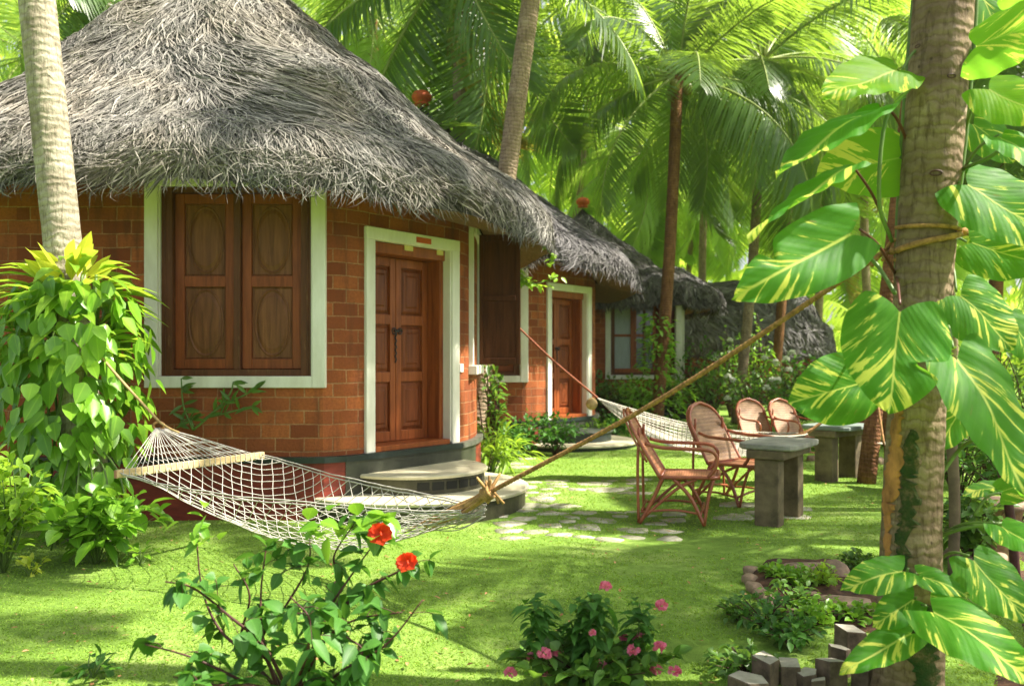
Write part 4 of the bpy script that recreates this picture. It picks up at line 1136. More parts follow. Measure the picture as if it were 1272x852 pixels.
S('strap_plant', 'light green strappy fern beside the bright end of the nearest hut', gp(610, 592), 0.62, 0.48, 30, 210, 0.34, 0.045, 'limeleaf', 'lance', 45, cat='plant', stem='greenstem', droop=0.55, arch=0.3)
S('tall_shrub', 'slim tall green shrub in the gap between the first two huts', P(607, 446, 11.4) * [1, 1, 0], 1.55, 0.20, 12, 240, 0.13, 0.06, 'shrub', 'ovate', 46)
for k, (x, y, h, rd) in enumerate(((652, 568, 0.60, 0.40), (690, 566, 0.66, 0.42), (628, 574, 0.5, 0.3))):
    S('border_shrub', ['dark green shrub left under the second hut wall', 'dark green shrub touching the steps of the second hut', 'small dark shrub nearest the strappy fern'][k], gp(x, y), h, rd, 22, 420, 0.10, 0.05, 'shrubdark', 'ovate', 50 + k, group='shrubs along the second hut wall')
S('ground_plant', 'bright green tuft beside the steps of the second hut', gp(745, 560) + [0, 1.2, 0], 0.40, 0.3, 12, 150, 0.11, 0.05, 'vivid', 'ovate', 54, stem='greenstem')
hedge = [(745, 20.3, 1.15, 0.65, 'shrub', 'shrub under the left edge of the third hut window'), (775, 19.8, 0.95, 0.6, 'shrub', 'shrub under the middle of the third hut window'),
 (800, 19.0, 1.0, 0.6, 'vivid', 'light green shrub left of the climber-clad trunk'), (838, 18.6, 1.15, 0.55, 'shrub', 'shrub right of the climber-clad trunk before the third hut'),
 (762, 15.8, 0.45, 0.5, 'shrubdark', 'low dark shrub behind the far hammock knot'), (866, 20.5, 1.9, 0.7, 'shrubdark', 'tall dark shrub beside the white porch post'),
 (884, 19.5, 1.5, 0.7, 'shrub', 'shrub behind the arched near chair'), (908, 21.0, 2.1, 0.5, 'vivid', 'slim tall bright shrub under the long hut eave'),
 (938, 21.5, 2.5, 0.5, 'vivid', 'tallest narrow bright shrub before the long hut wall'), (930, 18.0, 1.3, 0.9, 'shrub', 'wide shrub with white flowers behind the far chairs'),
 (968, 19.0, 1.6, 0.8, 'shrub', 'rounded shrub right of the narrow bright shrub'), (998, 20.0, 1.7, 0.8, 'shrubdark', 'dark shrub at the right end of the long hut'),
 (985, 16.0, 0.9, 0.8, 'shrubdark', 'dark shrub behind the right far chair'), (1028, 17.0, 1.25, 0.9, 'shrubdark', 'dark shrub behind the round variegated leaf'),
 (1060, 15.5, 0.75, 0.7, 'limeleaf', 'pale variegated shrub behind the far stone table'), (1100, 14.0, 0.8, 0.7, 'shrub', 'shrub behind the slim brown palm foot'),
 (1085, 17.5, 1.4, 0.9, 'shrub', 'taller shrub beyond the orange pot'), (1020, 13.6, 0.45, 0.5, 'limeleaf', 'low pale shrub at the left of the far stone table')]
for i, (x, d, h, rd, m, lab) in enumerate(hedge):
    fl = 7 if i in (9, 10, 7) else 0
    S('garden_shrub', lab, P(x, 446, d) * [1, 1, 0], h, rd, 22, 360, 0.15 if d > 17 else 0.12, 0.075, m, 'ovate', 60 + i, group='garden shrubs between the huts', flowers=fl, fmat='whitepetal', fr=0.07, low=True)
right = [(1190, 8.6, 1.0, 0.6, 'shrub', 'small-leaved bush seen just right of the thick trunk'), (1225, 9.5, 1.15, 0.7, 'limeleaf', 'pale flowering bush behind the right-hand variegated leaves'),
 (1262, 7.5, 0.95, 0.55, 'shrubdark', 'dark bush at the right edge of the picture'), (1205, 6.0, 0.5, 0.3, 'shrub', 'low herb right of the trunk on dark soil'), (1290, 12.5, 1.8, 1.1, 'shrub', 'large bush beyond the right edge'),
 (1160, 13.5, 1.3, 0.9, 'shrub', 'bush directly behind the thick trunk'), (1230, 15.5, 2.0, 1.3, 'vivid', 'tall bright bush far behind the thick trunk')]
for i, (x, d, h, rd, m, lab) in enumerate(right):
    S('garden_shrub', lab, P(x, 446, d) * [1, 1, 0], h, rd, 24, 480, 0.09 + 0.002 * d, 0.055, m, 'ovate', 90 + i, group='bushes right of the thick trunk', flowers=8 if i == 1 else 0, fmat='whitepetal', fr=0.04)
def trunk_climber():
    root = empty('trunk_climber', P(815, 446, 17) * [1, 1, 0], 'leafy green climber up the slender orange-brown palm trunk', 'climbing plant')
    r = np.random.default_rng(3); mb = MB(); n = 420; z = r.uniform(0.1, 2.35, n); a = r.uniform(0, 6.28, n); rr = 0.12 + 0.32 * r.random(n) * (1 - 0.2 * z)
    wide = np.where(z < 1.0, 1.8, 1.0)
    pos = np.stack([rr * np.cos(a) * wide, rr * np.sin(a) - 0.1, z], -1)
    leaves(mb, pos, nrm(np.stack([np.cos(a), np.sin(a), r.normal(size=n) * 0.5], -1)), np.array([0, 0, 1.0]) + rdirr(r, n) * 0.5, 0.17, 0.08, 'ovate', 0.2, r.random(n), low=True)
    mb.build('foliage', M['vivid'], root)
    mb = MB(); t = np.linspace(0, 1, 40); tube(mb, np.stack([0.15 * np.cos(t * 14), 0.15 * np.sin(t * 14), t * 2.4], -1), 0.012, 5); mb.build('climbing_stem', M['greenstem'], root)
trunk_climber()

def wall_creeper():
    d = 7.60; root = empty('wall_creeper', P(240, 535, d), 'dark green sparse creeper on the bricks below the front window', 'climbing plant')
    O = P(240, 535, d); mb = MB(); lb = MB(); r = np.random.default_rng(8)
    paths = [[(240, 534), (228, 505), (225, 470)], [(240, 534), (262, 515), (285, 490), (290, 474)], [(250, 524), (275, 505), (305, 490), (320, 482)], [(258, 518), (285, 512), (318, 503)], [(240, 530), (235, 520), (222, 527)]]
    for p in paths:
        C = crom([P(x, y, d - 0.03) for x, y in p], 14); tube(mb, C, np.linspace(0.013, 0.006, 14), 5)
        k = 9; pos = C[r.integers(4, 14, k)]
        leaves(lb, pos, nrm(np.stack([r.normal(size=k) + 0.5, -np.abs(r.normal(size=k)) * 0.5, r.uniform(-0.4, 1.0, k)], -1)), np.array([0, -1, 0.4]) + rdirr(r, k) * 0.3, 0.15, 0.035, 'lance', 0.05)
    mb.build('creeper_stem', M['greenstem'], root, O); lb.build('foliage', M['shrub'], root, O)
wall_creeper()
def eave_sprig():
    O = P(660, 350, 9.7); root = empty('hanging_vine', O, 'bright green vine sprig hanging in front of the second thatch by the open shutter', 'climbing plant')
    r = np.random.default_rng(12); mb = MB(); lb = MB()
    for p, nl in (([(640, 352), (650, 350), (668, 352), (690, 345)], 46), ([(642, 338), (652, 345), (660, 358)], 20), ([(674, 300), (683, 314), (689, 328)], 9)):
        C = crom([P(x, y, 9.6) for x, y in p], 12); tube(mb, C, 0.005, 5)
        pos = C[r.integers(0, 12, nl)] + r.normal(size=(nl, 3)) * 0.03
        leaves(lb, pos, rdirr(r, nl) + [0, 0, -0.3], rdirr(r, nl) * 0.5 + [0, -0.4, 1], 0.085, 0.055, 'heart', 0.1)
    mb.build('vine_stem', M['greenstem'], root, O); lb.build('foliage', M['limeleaf'], root, O)
eave_sprig()

# ------------------------------------------------------------------ hibiscus in the foreground
def hibiscus():
    d = 3.45; O = P(365, 868, d) * [1, 1, 0]
    root = empty('hibiscus_bush', O, 'open hibiscus bush with purple stems and two red flowers in the foreground', 'shrub')
    r = np.random.default_rng(17); sb = MB(); lb = MB(); lb2 = MB()
    def Q(x, y, dd): return P(x, y, d + dd)
    stems = [([(365, 875, 0), (330, 805, -.05), (285, 765, -.1), (240, 730, -.15), (205, 722, -.2)], .9), ([(350, 870, 0), (328, 800, 0), (324, 740, .05), (331, 675, .1)], .5),
             ([(362, 875, 0), (325, 800, .1), (350, 760, .1), (382, 705, .12), (385, 668, .15)], .9), ([(365, 875, 0), (400, 800, -.05), (440, 770, -.1), (500, 760, -.15)], 1.0),
             ([(365, 872, 0), (402, 770, 0), (438, 712, 0), (470, 668, 0)], .6), ([(360, 878, 0), (290, 840, -.15), (235, 815, -.2), (180, 800, -.2)], 1.0),
             ([(330, 815, 0), (280, 790, .15), (252, 735, .2), (243, 655, .25)], .55), ([(402, 790, .05), (440, 740, .12), (490, 712, .12), (520, 700, .1)], .9),
             ([(370, 872, 0), (430, 830, -.2), (480, 800, -.2), (525, 745, -.2)], .8), ([(360, 870, 0), (380, 815, -.2), (385, 770, -.25), (360, 740, -.2)], .9),
             ([(340, 850, 0), (300, 800, .2), (310, 740, .2), (290, 700, .2)], .6), ([(360, 872, 0), (320, 852, -.2), (260, 850, -.25), (215, 840, -.25)], .9), ([(365, 872, 0), (420, 850, -.2), (450, 810, -.2), (430, 790, -.2)], .9),
             ([(402, 775, .1), (420, 720, .2), (415, 690, .2), (440, 650, .2)], .8)]
    for si, (p, dens) in enumerate(stems):
        C = crom([Q(*q) for q in p], 22); L = np.linalg.norm(np.diff(C, axis=0), axis=1).sum()
        tube(sb, C, np.linspace(0.0085, 0.0025, 22), 6)
        nt = int(9 * dens * L / 0.5) + 2
        for k in range(nt):
            t = r.uniform(0.22, 1.0); i = int(t * 21); b = C[i]
            dr = nrm(rdirr(r, 1)[0] * [1, 1, .5] + [0, 0, 0.15]); tl = r.uniform(0.03, 0.12)
            tw = crom([b, b + dr * tl * 0.5 + [0, 0, 0.01], b + dr * tl], 5)
            tube(sb, tw, 0.0016, 4)
            m = r.integers(2, 5); pos = tw[r.integers(1, 5, m)]
            dd = nrm(dr * 0.7 + rdirr(r, m) * 0.8 + [0, 0, -0.35])
            leaves(lb, pos, dd, np.array([0, 0, 1.0]) + rdirr(r, m) * 0.6, r.uniform(0.05, 0.11, m), r.uniform(0.036, 0.072, m), 'ovate', 0.25, r.random(m))
    sb.build('stems', M['twig'], root, O)
    m = 16; c0 = Q(245, 660, .22)
    leaves(lb2, c0 + r.normal(size=(m, 3)) * [.03, .03, .06], rdirr(r, m) + [0, 0, .2], np.array([0, 0, 1.0]) + rdirr(r, m) * .5, 0.075, 0.042, 'ovate', 0.2)
    for c0, m in ((Q(470, 650, 0), 12), (Q(392, 652, .1), 9), (Q(440, 655, .2), 8)):
        leaves(lb2, c0 + r.normal(size=(m, 3)) * [.04, .03, .025], rdirr(r, m) + [0, 0, -.1], np.array([0, 0, 1.0]) + rdirr(r, m) * .5, 0.095, 0.065, 'ovate', 0.2)
    lb2.build('young_leaves', M['vivid'], root, O)
    lb.build('foliage', M['shrubdark'], root, O)
    for (x, y, s, ang) in ((473, 661, 1.0, 0.0), (506, 696, 0.9, 0.5)):
        fb = MB(); c = Q(x, y, -0.03); n = 9
        a = np.linspace(0, 2 * math.pi, n, endpoint=False)
        dd = np.stack([np.cos(a), -0.35 + 0 * a, 0.62 * np.sin(a) + 0.15], -1)
        if ang: dd = dd @ np.array([[math.cos(ang), 0, -math.sin(ang)], [0, 1, 0], [math.sin(ang), 0, math.cos(ang)]]).T * [1, 1, 0.8]
        leaves(fb, np.tile(c, (n, 1)), dd, np.array([0, -1, 0.3]) + rdirr(r, n) * 0.15, 0.056 * s, 0.05 * s, 'round', 0.08)
        fl = fb.build('flower', M['redpetal'], root, O)
        mb = MB(); tube(mb, [c, c + [0.004, -0.03, 0.008], c + [0.01, -0.055, 0.0]], [0.003, 0.0025, 0.004], 6); mb.build('stamen', M['redpetal'], fl, O)
hibiscus()
S('seedling', 'small drooping leafy runner on the grass at the bottom left', P(115, 818, 3.85) * [1, 1, 0], 0.10, 0.16, 7, 22, 0.085, 0.05, 'shrubdark', 'ovate', 18, cat='plant', stem='greenstem')

# ------------------------------------------------------------------ lantana
def lantana():
    d = 3.75; O = P(738, 852, d) * [1, 1, 0]
    root = shrub('lantana_bush', 'low bush dotted with pink flower clusters at the bottom centre', O, 0.19, 0.40, 34, 640, 0.075, 0.05, 'shrub', 'ovate', 19, squash=0.6, droop=0.3)
    r = np.random.default_rng(23); sb = MB(); lb = MB()
    for (x0, y0, x1, y1, n, w) in ((672, 850, 668, 742, 85, 0.060), (728, 850, 737, 736, 150, 0.075), (790, 850, 795, 748, 80, 0.065), (735, 850, 715, 770, 60, .06)):
        C = crom([P(x0, y0, d), P((x0 + x1) / 2, (y0 + y1) / 2, d - .02), P(x1, y1, d)], 14); tube(sb, C, np.linspace(0.006, 0.003, 14), 5)
        t = r.uniform(0.35, 1, n); pos = np.stack([np.interp(t, np.linspace(0, 1, 14), C[:, k]) for k in range(3)], -1)
        pos += r.normal(size=(n, 3)) * [w * .45, w * .45, 0.008]
        dd = nrm((pos - C[-1]) * [6, 6, 0] + rdirr(r, n) * [.8, .8, .3] + [0, 0, 0.05])
        leaves(lb, pos, dd, np.array([0, 0, 1.0]) + rdirr(r, n) * 0.3, r.uniform(0.055, 0.095, n), r.uniform(0.028, 0.042, n), 'ovate', 0.45, r.random(n))
    sb.build('stems', M['greenstem'], root, O); lb.build('stalk_leaves', M['shrubdark'], root, O)
    for (x, y, s) in ((752, 729, 1), (822, 752, 1), (794, 793, 1.1), (787, 808, 1), (820, 805, 1.1), (736, 786, .6), (676, 813, 1.1), (693, 812, .9), (672, 835, 1.1), (634, 836, 1.0), (746, 827, 1.0), (815, 832, 1), (838, 834, 1.0), (790, 841, .9), (660, 816, .8), (775, 792, .8)):
        cluster(P(x, y, d - 0.08 + r.uniform(-.1, .1)) - O, 0.025 * s, 'pinkpetal', r, root, 30)
lantana()

# ------------------------------------------------------------------ big tree trunk with variegated climber
TR = [(1118, 905, 3.55), (1128, 852, 3.6), (1132, 650, 3.6), (1139, 500, 3.6), (1150, 300, 3.6), (1172, 0, 3.62), (1186, -260, 3.65)]
def big_tree():
    O = P(1124, 870, 3.58) * [1, 1, 0]
    C = [P(*q) for q in TR] + [np.array([2.15, 3.75, 5.8]), np.array([2.3, 3.8, 9.2])]; C[0][2] = -0.15
    C = crom(C, 120); z = C[:, 2]
    rad = np.interp(z, [-0.2, 0.1, 0.7, 1.3, 2.0, 3.0, 7.0], [0.165, 0.140, 0.122, 0.114, 0.117, 0.122, 0.10])
    rad = rad * (1 + 0.012 * np.sin(z * 40) + 0.02 * snoise(C * 3, 4))
    root = empty('tree', O, 'thick ringed tree trunk at the right wrapped with brown rope', 'tree')
    mb = MB(); tube(mb, C, rad, 40); mb.build('trunk', M['treebark'], root, O)
    for i in range(18):
        f = i / 17; az = i * 2.399 + 0.4; el = R(75 - 95 * f); o = bpy.data.objects.new('frond', FR['dark'][i % 5]); col.objects.link(o); o.parent = root
        o.location = tuple(np.array([2.3, 3.8, 9.15]) - O); o.rotation_euler = (Matrix.Rotation(az, 3, 'Z') @ Matrix.Rotation(-el, 3, 'Y')).to_euler(); o.scale = (0.65,) * 3
    # ragged patches standing a few mm proud of the bark
    def patch(a0, a1, z0, z1, name, mat, seed, off):
        r = np.random.default_rng(seed); n, m = 160, 14; zz = np.linspace(z0, z1, n); V = []
        rw = [np.interp(np.linspace(0, 1, n), np.sort(r.random(46)), r.normal(size=46)) * s_ + np.interp(np.linspace(0, 1, n), np.linspace(0, 1, 9), r.normal(size=9)) * s_ for s_ in (0.07, 0.13)]
        for k, q in enumerate(zz):
            c = np.array([np.interp(q, z, C[:, j]) for j in range(3)]); rr = np.interp(q, z, rad)
            env = math.sin(math.pi * k / (n - 1)) ** 0.4
            wl = a0 + rw[0][k]; wr = a1 + rw[1][k]
            mid = (wl + wr) / 2; wl = mid + (wl - mid) * env; wr = mid + (wr - mid) * env
            for a in np.linspace(float(wl), float(wr), m):
                e = off * min(1, 6 * min(a - float(wl), float(wr) - a) / max(a1 - a0, 0.01) + 0.05) + 0.0035
                V.append([c[0] + (rr + e) * math.cos(a), c[1] + (rr + e) * math.sin(a), q])
        b = MB(); b.add(V, grid_faces(n, m)); b.build(name, M[mat], root, O)
    patch(3.22, 3.78, 0.58, 1.26, 'peeled_bark', 'rawbark', 3, 0.008)
    patch(3.80, 4.35, 0.52, 1.16, 'moss_patch', 'moss', 8, 0.010)
    patch(4.2, 5.2, 0.02, 0.45, 'moss_patch', 'moss', 15, 0.006)
    for (x, y, s) in ((1172, 3, 1.0), (1164, 222, 0.8), (1184, 105, 0.6), (1140, 60, 0.5)):
        p = P(x, y, 3.6); c = np.array([np.interp(p[2], z, C[:, j]) for j in range(3)]); rr = float(np.interp(p[2], z, rad))
        dx_ = (p[0] * (3.6 - rr) / 3.6 - c[0]) / rr; a = -math.acos(max(-0.95, min(0.95, dx_)))
        q = c + rr * np.array([math.cos(a), math.sin(a), 0]); q[2] = p[2]
        tdir = np.array([-math.sin(a), math.cos(a), 0]); t = np.linspace(0, 2 * math.pi, 17)
        b = MB(); tube(b, [q + tdir * 0.028 * s * math.cos(k) + np.array([0, 0, 0.013 * s * math.sin(k)]) for k in t], 0.0045 * s, 6, cap=False)
        b.build('knot_scar', M['twig'], root, O)
    return C, z, rad, O
TC, TZ, TRAD, TO = big_tree()

def big_leaf(mb, base, tip, width, face, curl=0.12, notch=None, rows=44, cols=15, fold=0.25, seed=0):
    base = np.array(base, float); tip = np.array(tip, float); d = tip - base; L = np.linalg.norm(d); d = d / L
    face = nrm(face); s = nrm(np.cross(face, d)); n = np.cross(d, s)
    t = np.linspace(0, 1, rows); v = np.linspace(-1, 1, cols)
    w = np.where(t > 0.30, np.clip(np.cos((t - 0.30) / 0.70 * np.pi / 2), 0, 1) ** 0.72, np.sqrt(np.clip(1 - ((0.30 - t) / 0.40) ** 2, 0, 1)))
    T, V_ = np.meshgrid(t, v, indexing='ij'); Wd = w[:, None] * np.ones_like(V_)
    x = T + 0.08 * (1 - T) - 0.24 * (1 - T) ** 3 * np.abs(V_) ** 0.9 * (1 - 0.35 * V_ ** 2)
    y = V_ * Wd * 0.5
    if notch:
        side, at, depth = notch
        g = np.exp(-((T - at) / 0.055) ** 2) * np.clip(1.4 - 0.4, 0, 1) * (V_ * side > 0); y = y * (1 - depth * g)
    r = np.random.default_rng(seed); ph = r.uniform(0, 6, 3)
    z = fold * np.abs(y) * width / L * (1 - 0.5 * T) - curl * (x - 0.3) ** 2 - 0.16 * (y * width / L) ** 2 * 4 + 0.012 * np.sin(T * 26 - np.abs(V_) * 9 + ph[0]) * np.abs(V_) + 0.02 * np.sin(T * 7 + ph[1] + V_ * 2)
    Pp = base + d * (x * L)[..., None] + s * (y * width)[..., None] + n * (z * L)[..., None]
    mb.add(Pp.reshape(-1, 3), grid_faces(rows, cols), np.stack([x, y * 2 * (width / L) * 1.2], -1).reshape(-1, 2))
    return mb

def pothos():
    root = empty('variegated_climber', TO + np.array([0.02, 0.16, 0]), 'large yellow-streaked heart-shaped leaves climbing the thick trunk', 'climbing plant')
    O = np.array(root.location)
    # base px, tip px, width px, face normal, (base d, tip d), petiole start px or None, notch
    Ls = [((1120, 88), (1026, 112), 80, (0.1, -0.8, 0.75), (3.55, 3.25), (1150, 60), None),
          ((1098, 132), (962, 206), 66, (-0.35, -0.5, 0.9), (3.5, 3.2), (1128, 178), None),
          ((1124, 196), (1018, 214), 92, (0.1, -1, 0.25), (3.7, 3.6), (1135, 205), None),
          ((1060, 207), (925, 285), 44, (-0.5, -0.35, 0.9), (3.4, 3.1), (1106, 292), None),
          ((1068, 285), (916, 366), 92, (0.1, -1, 0.25), (3.3, 3.1), (1112, 340), (-1, 0.62, 0.55)),
          ((1076, 474), (982, 500), 88, (0.15, -1, 0.2), (3.3, 3.25), (1108, 455), None),
          ((1118, 378), (1106, 512), 128, (-0.15, -1, 0.15), (3.25, 3.12), (1112, 345), (1, 0.52, 0.62)),
          ((1184, 432), (1285, 612), 108, (0.25, -1, 0.3), (3.3, 3.0), (1172, 395), None),
          ((1188, 362), (1262, 432), 92, (0.1, -1, 0.3), (3.5, 3.4), (1182, 330), None),
          ((1192, 226), (1320, 296), 112, (0.2, -1, 0.25), (3.5, 3.3), (1175, 260), None),
          ((1206, 62), (1320, 12), 112, (0.0, -1.0, 0.35), (3.4, 3.1), (1196, 110), None),
          ((1222, 108), (1310, 150), 84, (-0.1, -1.0, 0.4), (3.3, 3.1), (1198, 165), None),
          ((1240, 168), (1310, 215), 62, (0.2, -1, 0.3), (3.2, 3.0), (1194, 215), None),
          ((1248, 20), (1300, -30), 76, (0.1, -1, 0.4), (3.6, 3.4), None, None),
          ((1200, 300), (1300, 330), 78, (0.0, -1, 0.2), (3.65, 3.5), (1178, 310), None),
          ((1128, 706), (1048, 728), 50, (0.1, -0.7, 0.8), (3.35, 3.2), (1118, 756), None),
          ((1138, 742), (1086, 776), 44, (-0.1, -0.9, 0.5), (3.4, 3.3), (1122, 765), None),
          ((1138, 784), (1046, 832), 44, (-0.1, -0.75, 0.8), (3.35, 3.15), (1128, 790), None),
          ((1138, 712), (1206, 738), 36, (0.1, -0.8, 0.8), (3.4, 3.3), (1132, 752), None),
          ((1150, 752), (1288, 842), 92, (0.1, -0.85, 0.65), (3.3, 2.95), (1134, 770), None),
          ((1204, 690), (1278, 772), 78, (0.1, -0.95, 0.5), (3.5, 3.3), (1160, 700), None),
          ((1240, 604), (1198, 612), 26, (0.0, -0.6, 0.9), (3.7, 3.6), (1262, 600), None),
          ((1242, 612), (1300, 590), 44, (0.0, -0.8, 0.8), (3.6, 3.5), (1210, 640), None),
          ((1240, 650), (1300, 690), 54, (0.1, -0.9, 0.5), (3.4, 3.2), (1160, 668), None),
          ((1188, 706), (1236, 734), 46, (0.0, -0.9, 0.6), (3.6, 3.55), None, None),
          ((1210, 470), (1170, 560), 60, (0.2, -1, 0.0), (3.85, 3.8), None, None),
          ((1250, 395), (1300, 450), 60, (0.2, -1, 0.1), (3.8, 3.7), None, None),
          ((1215, -10), (1262, 70), 70, (0.1, -1, 0.2), (3.85, 3.8), None, None),
          ((1206, 150), (1262, 200), 60, (0.1, -1, 0.2), (3.95, 3.9), None, None),
          ((1240, 250), (1200, 300), 60, (0.2, -1, 0.1), (3.9, 3.9), None, None)]
    for i, (b, t, w, f, (db, dt), pet, notch) in enumerate(Ls):
        mb = MB(); B = P(*b, db); T_ = P(*t, dt)
        wm = w / F_PX * (db + dt) / 2 * 1.04
        big_leaf(mb, B, T_, wm, f, seed=i, notch=notch)
        o = mb.build('leaf', M['pothoslit' if i in (0, 10, 11, 13, 2) else 'pothos'], root, O)
        if pet:
            pb = MB(); A = P(*pet, 3.62); mid = (A + B) / 2 + np.array([0, 0, 0.03])
            tube(pb, crom([A, mid, B], 12), np.linspace(0.0075, 0.005, 12), 8)
            pb.build('petiole', M['petiole'] if 3 <= i <= 6 or i == 1 else M['greenstem'], root, O)
    mb = MB()
    for k, off in enumerate((0.0, 1.9, 3.6)):
        zz = np.linspace(0.15, 4.4, 80); cc = np.stack([np.interp(zz, TZ, TC[:, j]) for j in range(3)], -1); rr = np.interp(zz, TZ, TRAD) + 0.012
        a = 0.2 + 0.9 * k + 0.35 * np.sin(zz * 1.7 + off)
        tube(mb, cc + np.stack([rr * np.cos(a), rr * np.sin(a), 0 * rr], -1), 0.011, 7)
    for p in ([(1060, 300, 3.5), (1090, 330, 3.5), (1112, 365, 3.4)], [(1108, 300, 3.6), (1092, 250, 3.5), (1100, 150, 3.5), (1130, 110, 3.55)], [(1196, 210, 3.55), (1230, 195, 3.4), (1252, 178, 3.3)], [(1162, 600, 3.6), (1190, 560, 3.6), (1210, 545, 3.5)], [(1160, 668, 3.6), (1200, 655, 3.5), (1245, 650, 3.45)]):
        tube(mb, crom([P(*q) for q in p], 14), 0.0085, 7)
    mb.build('vine_stem', M['greenstem'], root, O)
pothos()

# ------------------------------------------------------------------ hammock in front
def hammock():
    Rg = P(197, 528, 6.23); Bn = P(143, 589, 5.53); Bf = P(328, 565, 6.47); Kn = P(607, 612, 4.74)
    O = (Rg + Kn) / 2 * [1, 1, 0]
    root = empty('rope_hammock', O, 'white net hammock with pale wooden spreader bar strung before the nearest hut', 'hammock')
    bc = (Bn + Bf) / 2; bdir = nrm(Bf - Bn); bl = np.linalg.norm(Bf - Bn) / 2 - 0.03
    E0 = P(588, 632, 4.83); wend = 0.10
    r = np.random.default_rng(2)
    def bed(u, v):
        u = np.asarray(u, float); v = np.asarray(v, float)
        w = bl * (1 - u ** 1.6) + wend * u ** 1.6
        c = bc * (1 - u)[..., None] + E0 * u[..., None]
        hd = bdir * [1, 1, 0.0]; hd = nrm(hd)
        sag = (0.05 + 0.33 * (1 - v ** 2)) * np.sin(np.pi * np.clip(u, 0, 1) ** 0.85) ** 0.9
        p = c + (bdir * (1 - u)[..., None] + hd * u[..., None]) * (w * v)[..., None]
        p[..., 2] -= sag + 0.05 * (1 - v ** 2) * u * (1 - 0.5 * u)
        p += 0.012 * np.stack([snoise(np.stack([u * 14, v * 5], -1), 5), snoise(np.stack([u * 14, v * 5], -1), 6), snoise(np.stack([u * 12, v * 6], -1), 7)], -1)
        return p
    mb = MB(); n = 120; u = np.linspace(0, 1, n)
    N = 13; period = 0.62
    for k in range(2 * N):
        ph = k / N
        v = 2 * np.abs(((u / period + ph) % 2) - 1) - 1
        tube(mb, bed(u, v), 0.0027, 4, rnd=r.random())
    for v0 in (-1, -0.985, 1, 0.985): tube(mb, bed(u, np.full(n, v0)) + [0, 0, 0.01 * (abs(v0) == 1)], 0.0045, 5)
    ue = np.linspace(0.55, 1.0, 50)
    for v0 in np.linspace(-0.9, 0.9, 13): tube(mb, bed(ue, v0 + 0.04 * np.sin(ue * 20 + v0 * 9)), 0.0030, 4)
    mb.build('net', M['net'], root, O)
    # fringe end loops
    mb = MB()
    for q in range(22):
        a = bed(np.array([r.uniform(0.86, 0.97)]), np.array([r.uniform(-1, 1)]))[0]; b = P(602 + r.uniform(-3, 3), 628 + r.uniform(-14, 16), 4.78)
        tube(mb, crom([a, (a + b) / 2 + [0, 0, -0.02 - 0.02 * r.random()], b], 10), 0.003, 4)
    mb.build('end_cords', M['net'], root, O)
    # clew strings from ring to bar
    mb = MB(); m = 26
    for k in range(m):
        b = Bn + (Bf - Bn) * (0.04 + 0.92 * k / (m - 1)); a = Rg + np.array([0, 0, -0.02]) + bdir * 0.05 * (k / (m - 1) - 0.5)
        tube(mb, crom([a, (a + b) / 2 + [0, 0, -0.015 * math.sin(k)], b], 10), 0.0028, 4)
        if k > 0 and k < m - 1:
            for tt in (0.45, 0.62, 0.78):
                b2 = Bn + (Bf - Bn) * (0.04 + 0.92 * (k + 1) / (m - 1)); pa = a + (b - a) * tt; pb = a + (b2 - a) * (tt + 0.07)
                tube(mb, [pa, pb], 0.0022, 4)
    mb.build('clew_strings', M['net'], root, O)
    mb = MB(); f = Frame(Bn, bdir, [0, 0, 0]); f.U = nrm(np.cross(bdir, [bdir[1], -bdir[0], 0])); f.N = nrm(np.cross(bdir, f.U)); f.U = np.array([0, 0, 1.0]) - bdir * bdir[2]; f.U = nrm(f.U); f.N = nrm(np.cross(f.A, f.U))
    LL = np.linalg.norm(Bf - Bn)
    f.box(mb, 0.004, LL - 0.004, -0.026, 0.026, -0.014, 0.014)
    br = mb.build('spreader_bar', M['bar'], root, O, smooth=False, bevel=0.004)
    mb = MB(); f.box(mb, -0.001, 0.003, -0.025, 0.025, -0.013, 0.013); mb.build('bar_end', M['barend'], br, O, smooth=False)
    mb = MB()
    for k in range(26):
        a = (0.04 + 0.92 * k / 25) * LL
        tube(mb, [f.pt(a, .028, -.012), f.pt(a, .029, .016), f.pt(a, -.028, .017), f.pt(a, -.029, -.012)], 0.0028, 4)
    mb.build('bar_knots', M['net'], br, O)
    # ring and support rope at the palm
    mb = MB(); t = np.linspace(0, 2 * math.pi, 21)
    tube(mb, [Rg + np.array([0.035 * math.cos(k), 0.012 * math.cos(k), 0.028 * math.sin(k) - 0.005]) for k in t], 0.010, 7, cap=False)
    mb.build('ring', M['rope'], root, O)
    mb = MB(); A = P(88, 395, 6.55); B0 = P(70, 340, 6.52)
    tube(mb, crom([B0, A, (A + Rg) / 2 + [0, 0, -0.01], Rg + [0, 0, 0.03]], 30), 0.010, 7)
    tube(mb, crom([Rg + [0, 0, 0.03], Rg + [0.09, -0.03, -0.02], Rg + [0.17, -0.05, -0.05]], 10), 0.008, 6)
    mb.build('support_rope', M['netgold'], root, O)
    # gathered tan bundle and knot
    mb = MB()
    for k in range(12):
        e = bed(np.array([0.80 + 0.12 * r.random()]), np.array([r.uniform(-0.9, 0.9)]))[0]
        k0 = Kn + r.normal(size=3) * 0.012
        tube(mb, crom([e, (e + k0) / 2 + r.normal(size=3) * 0.012, k0], 12), np.linspace(0.006, 0.014, 12), 6)
    for k in range(9):
        dr = np.array([-0.02 + 0.03 * r.normal(), 0.02 * r.normal(), 0.085 + 0.02 * r.normal()])
        tube(mb, crom([Kn, Kn + dr * 0.6, Kn + dr], 8), np.linspace(0.013, 0.006, 8), 6)
    mb.build('gathered_cord', M['bundle'], root, O)
    mb = MB(); ra = nrm(P(1100, 314, 3.7) - Kn)
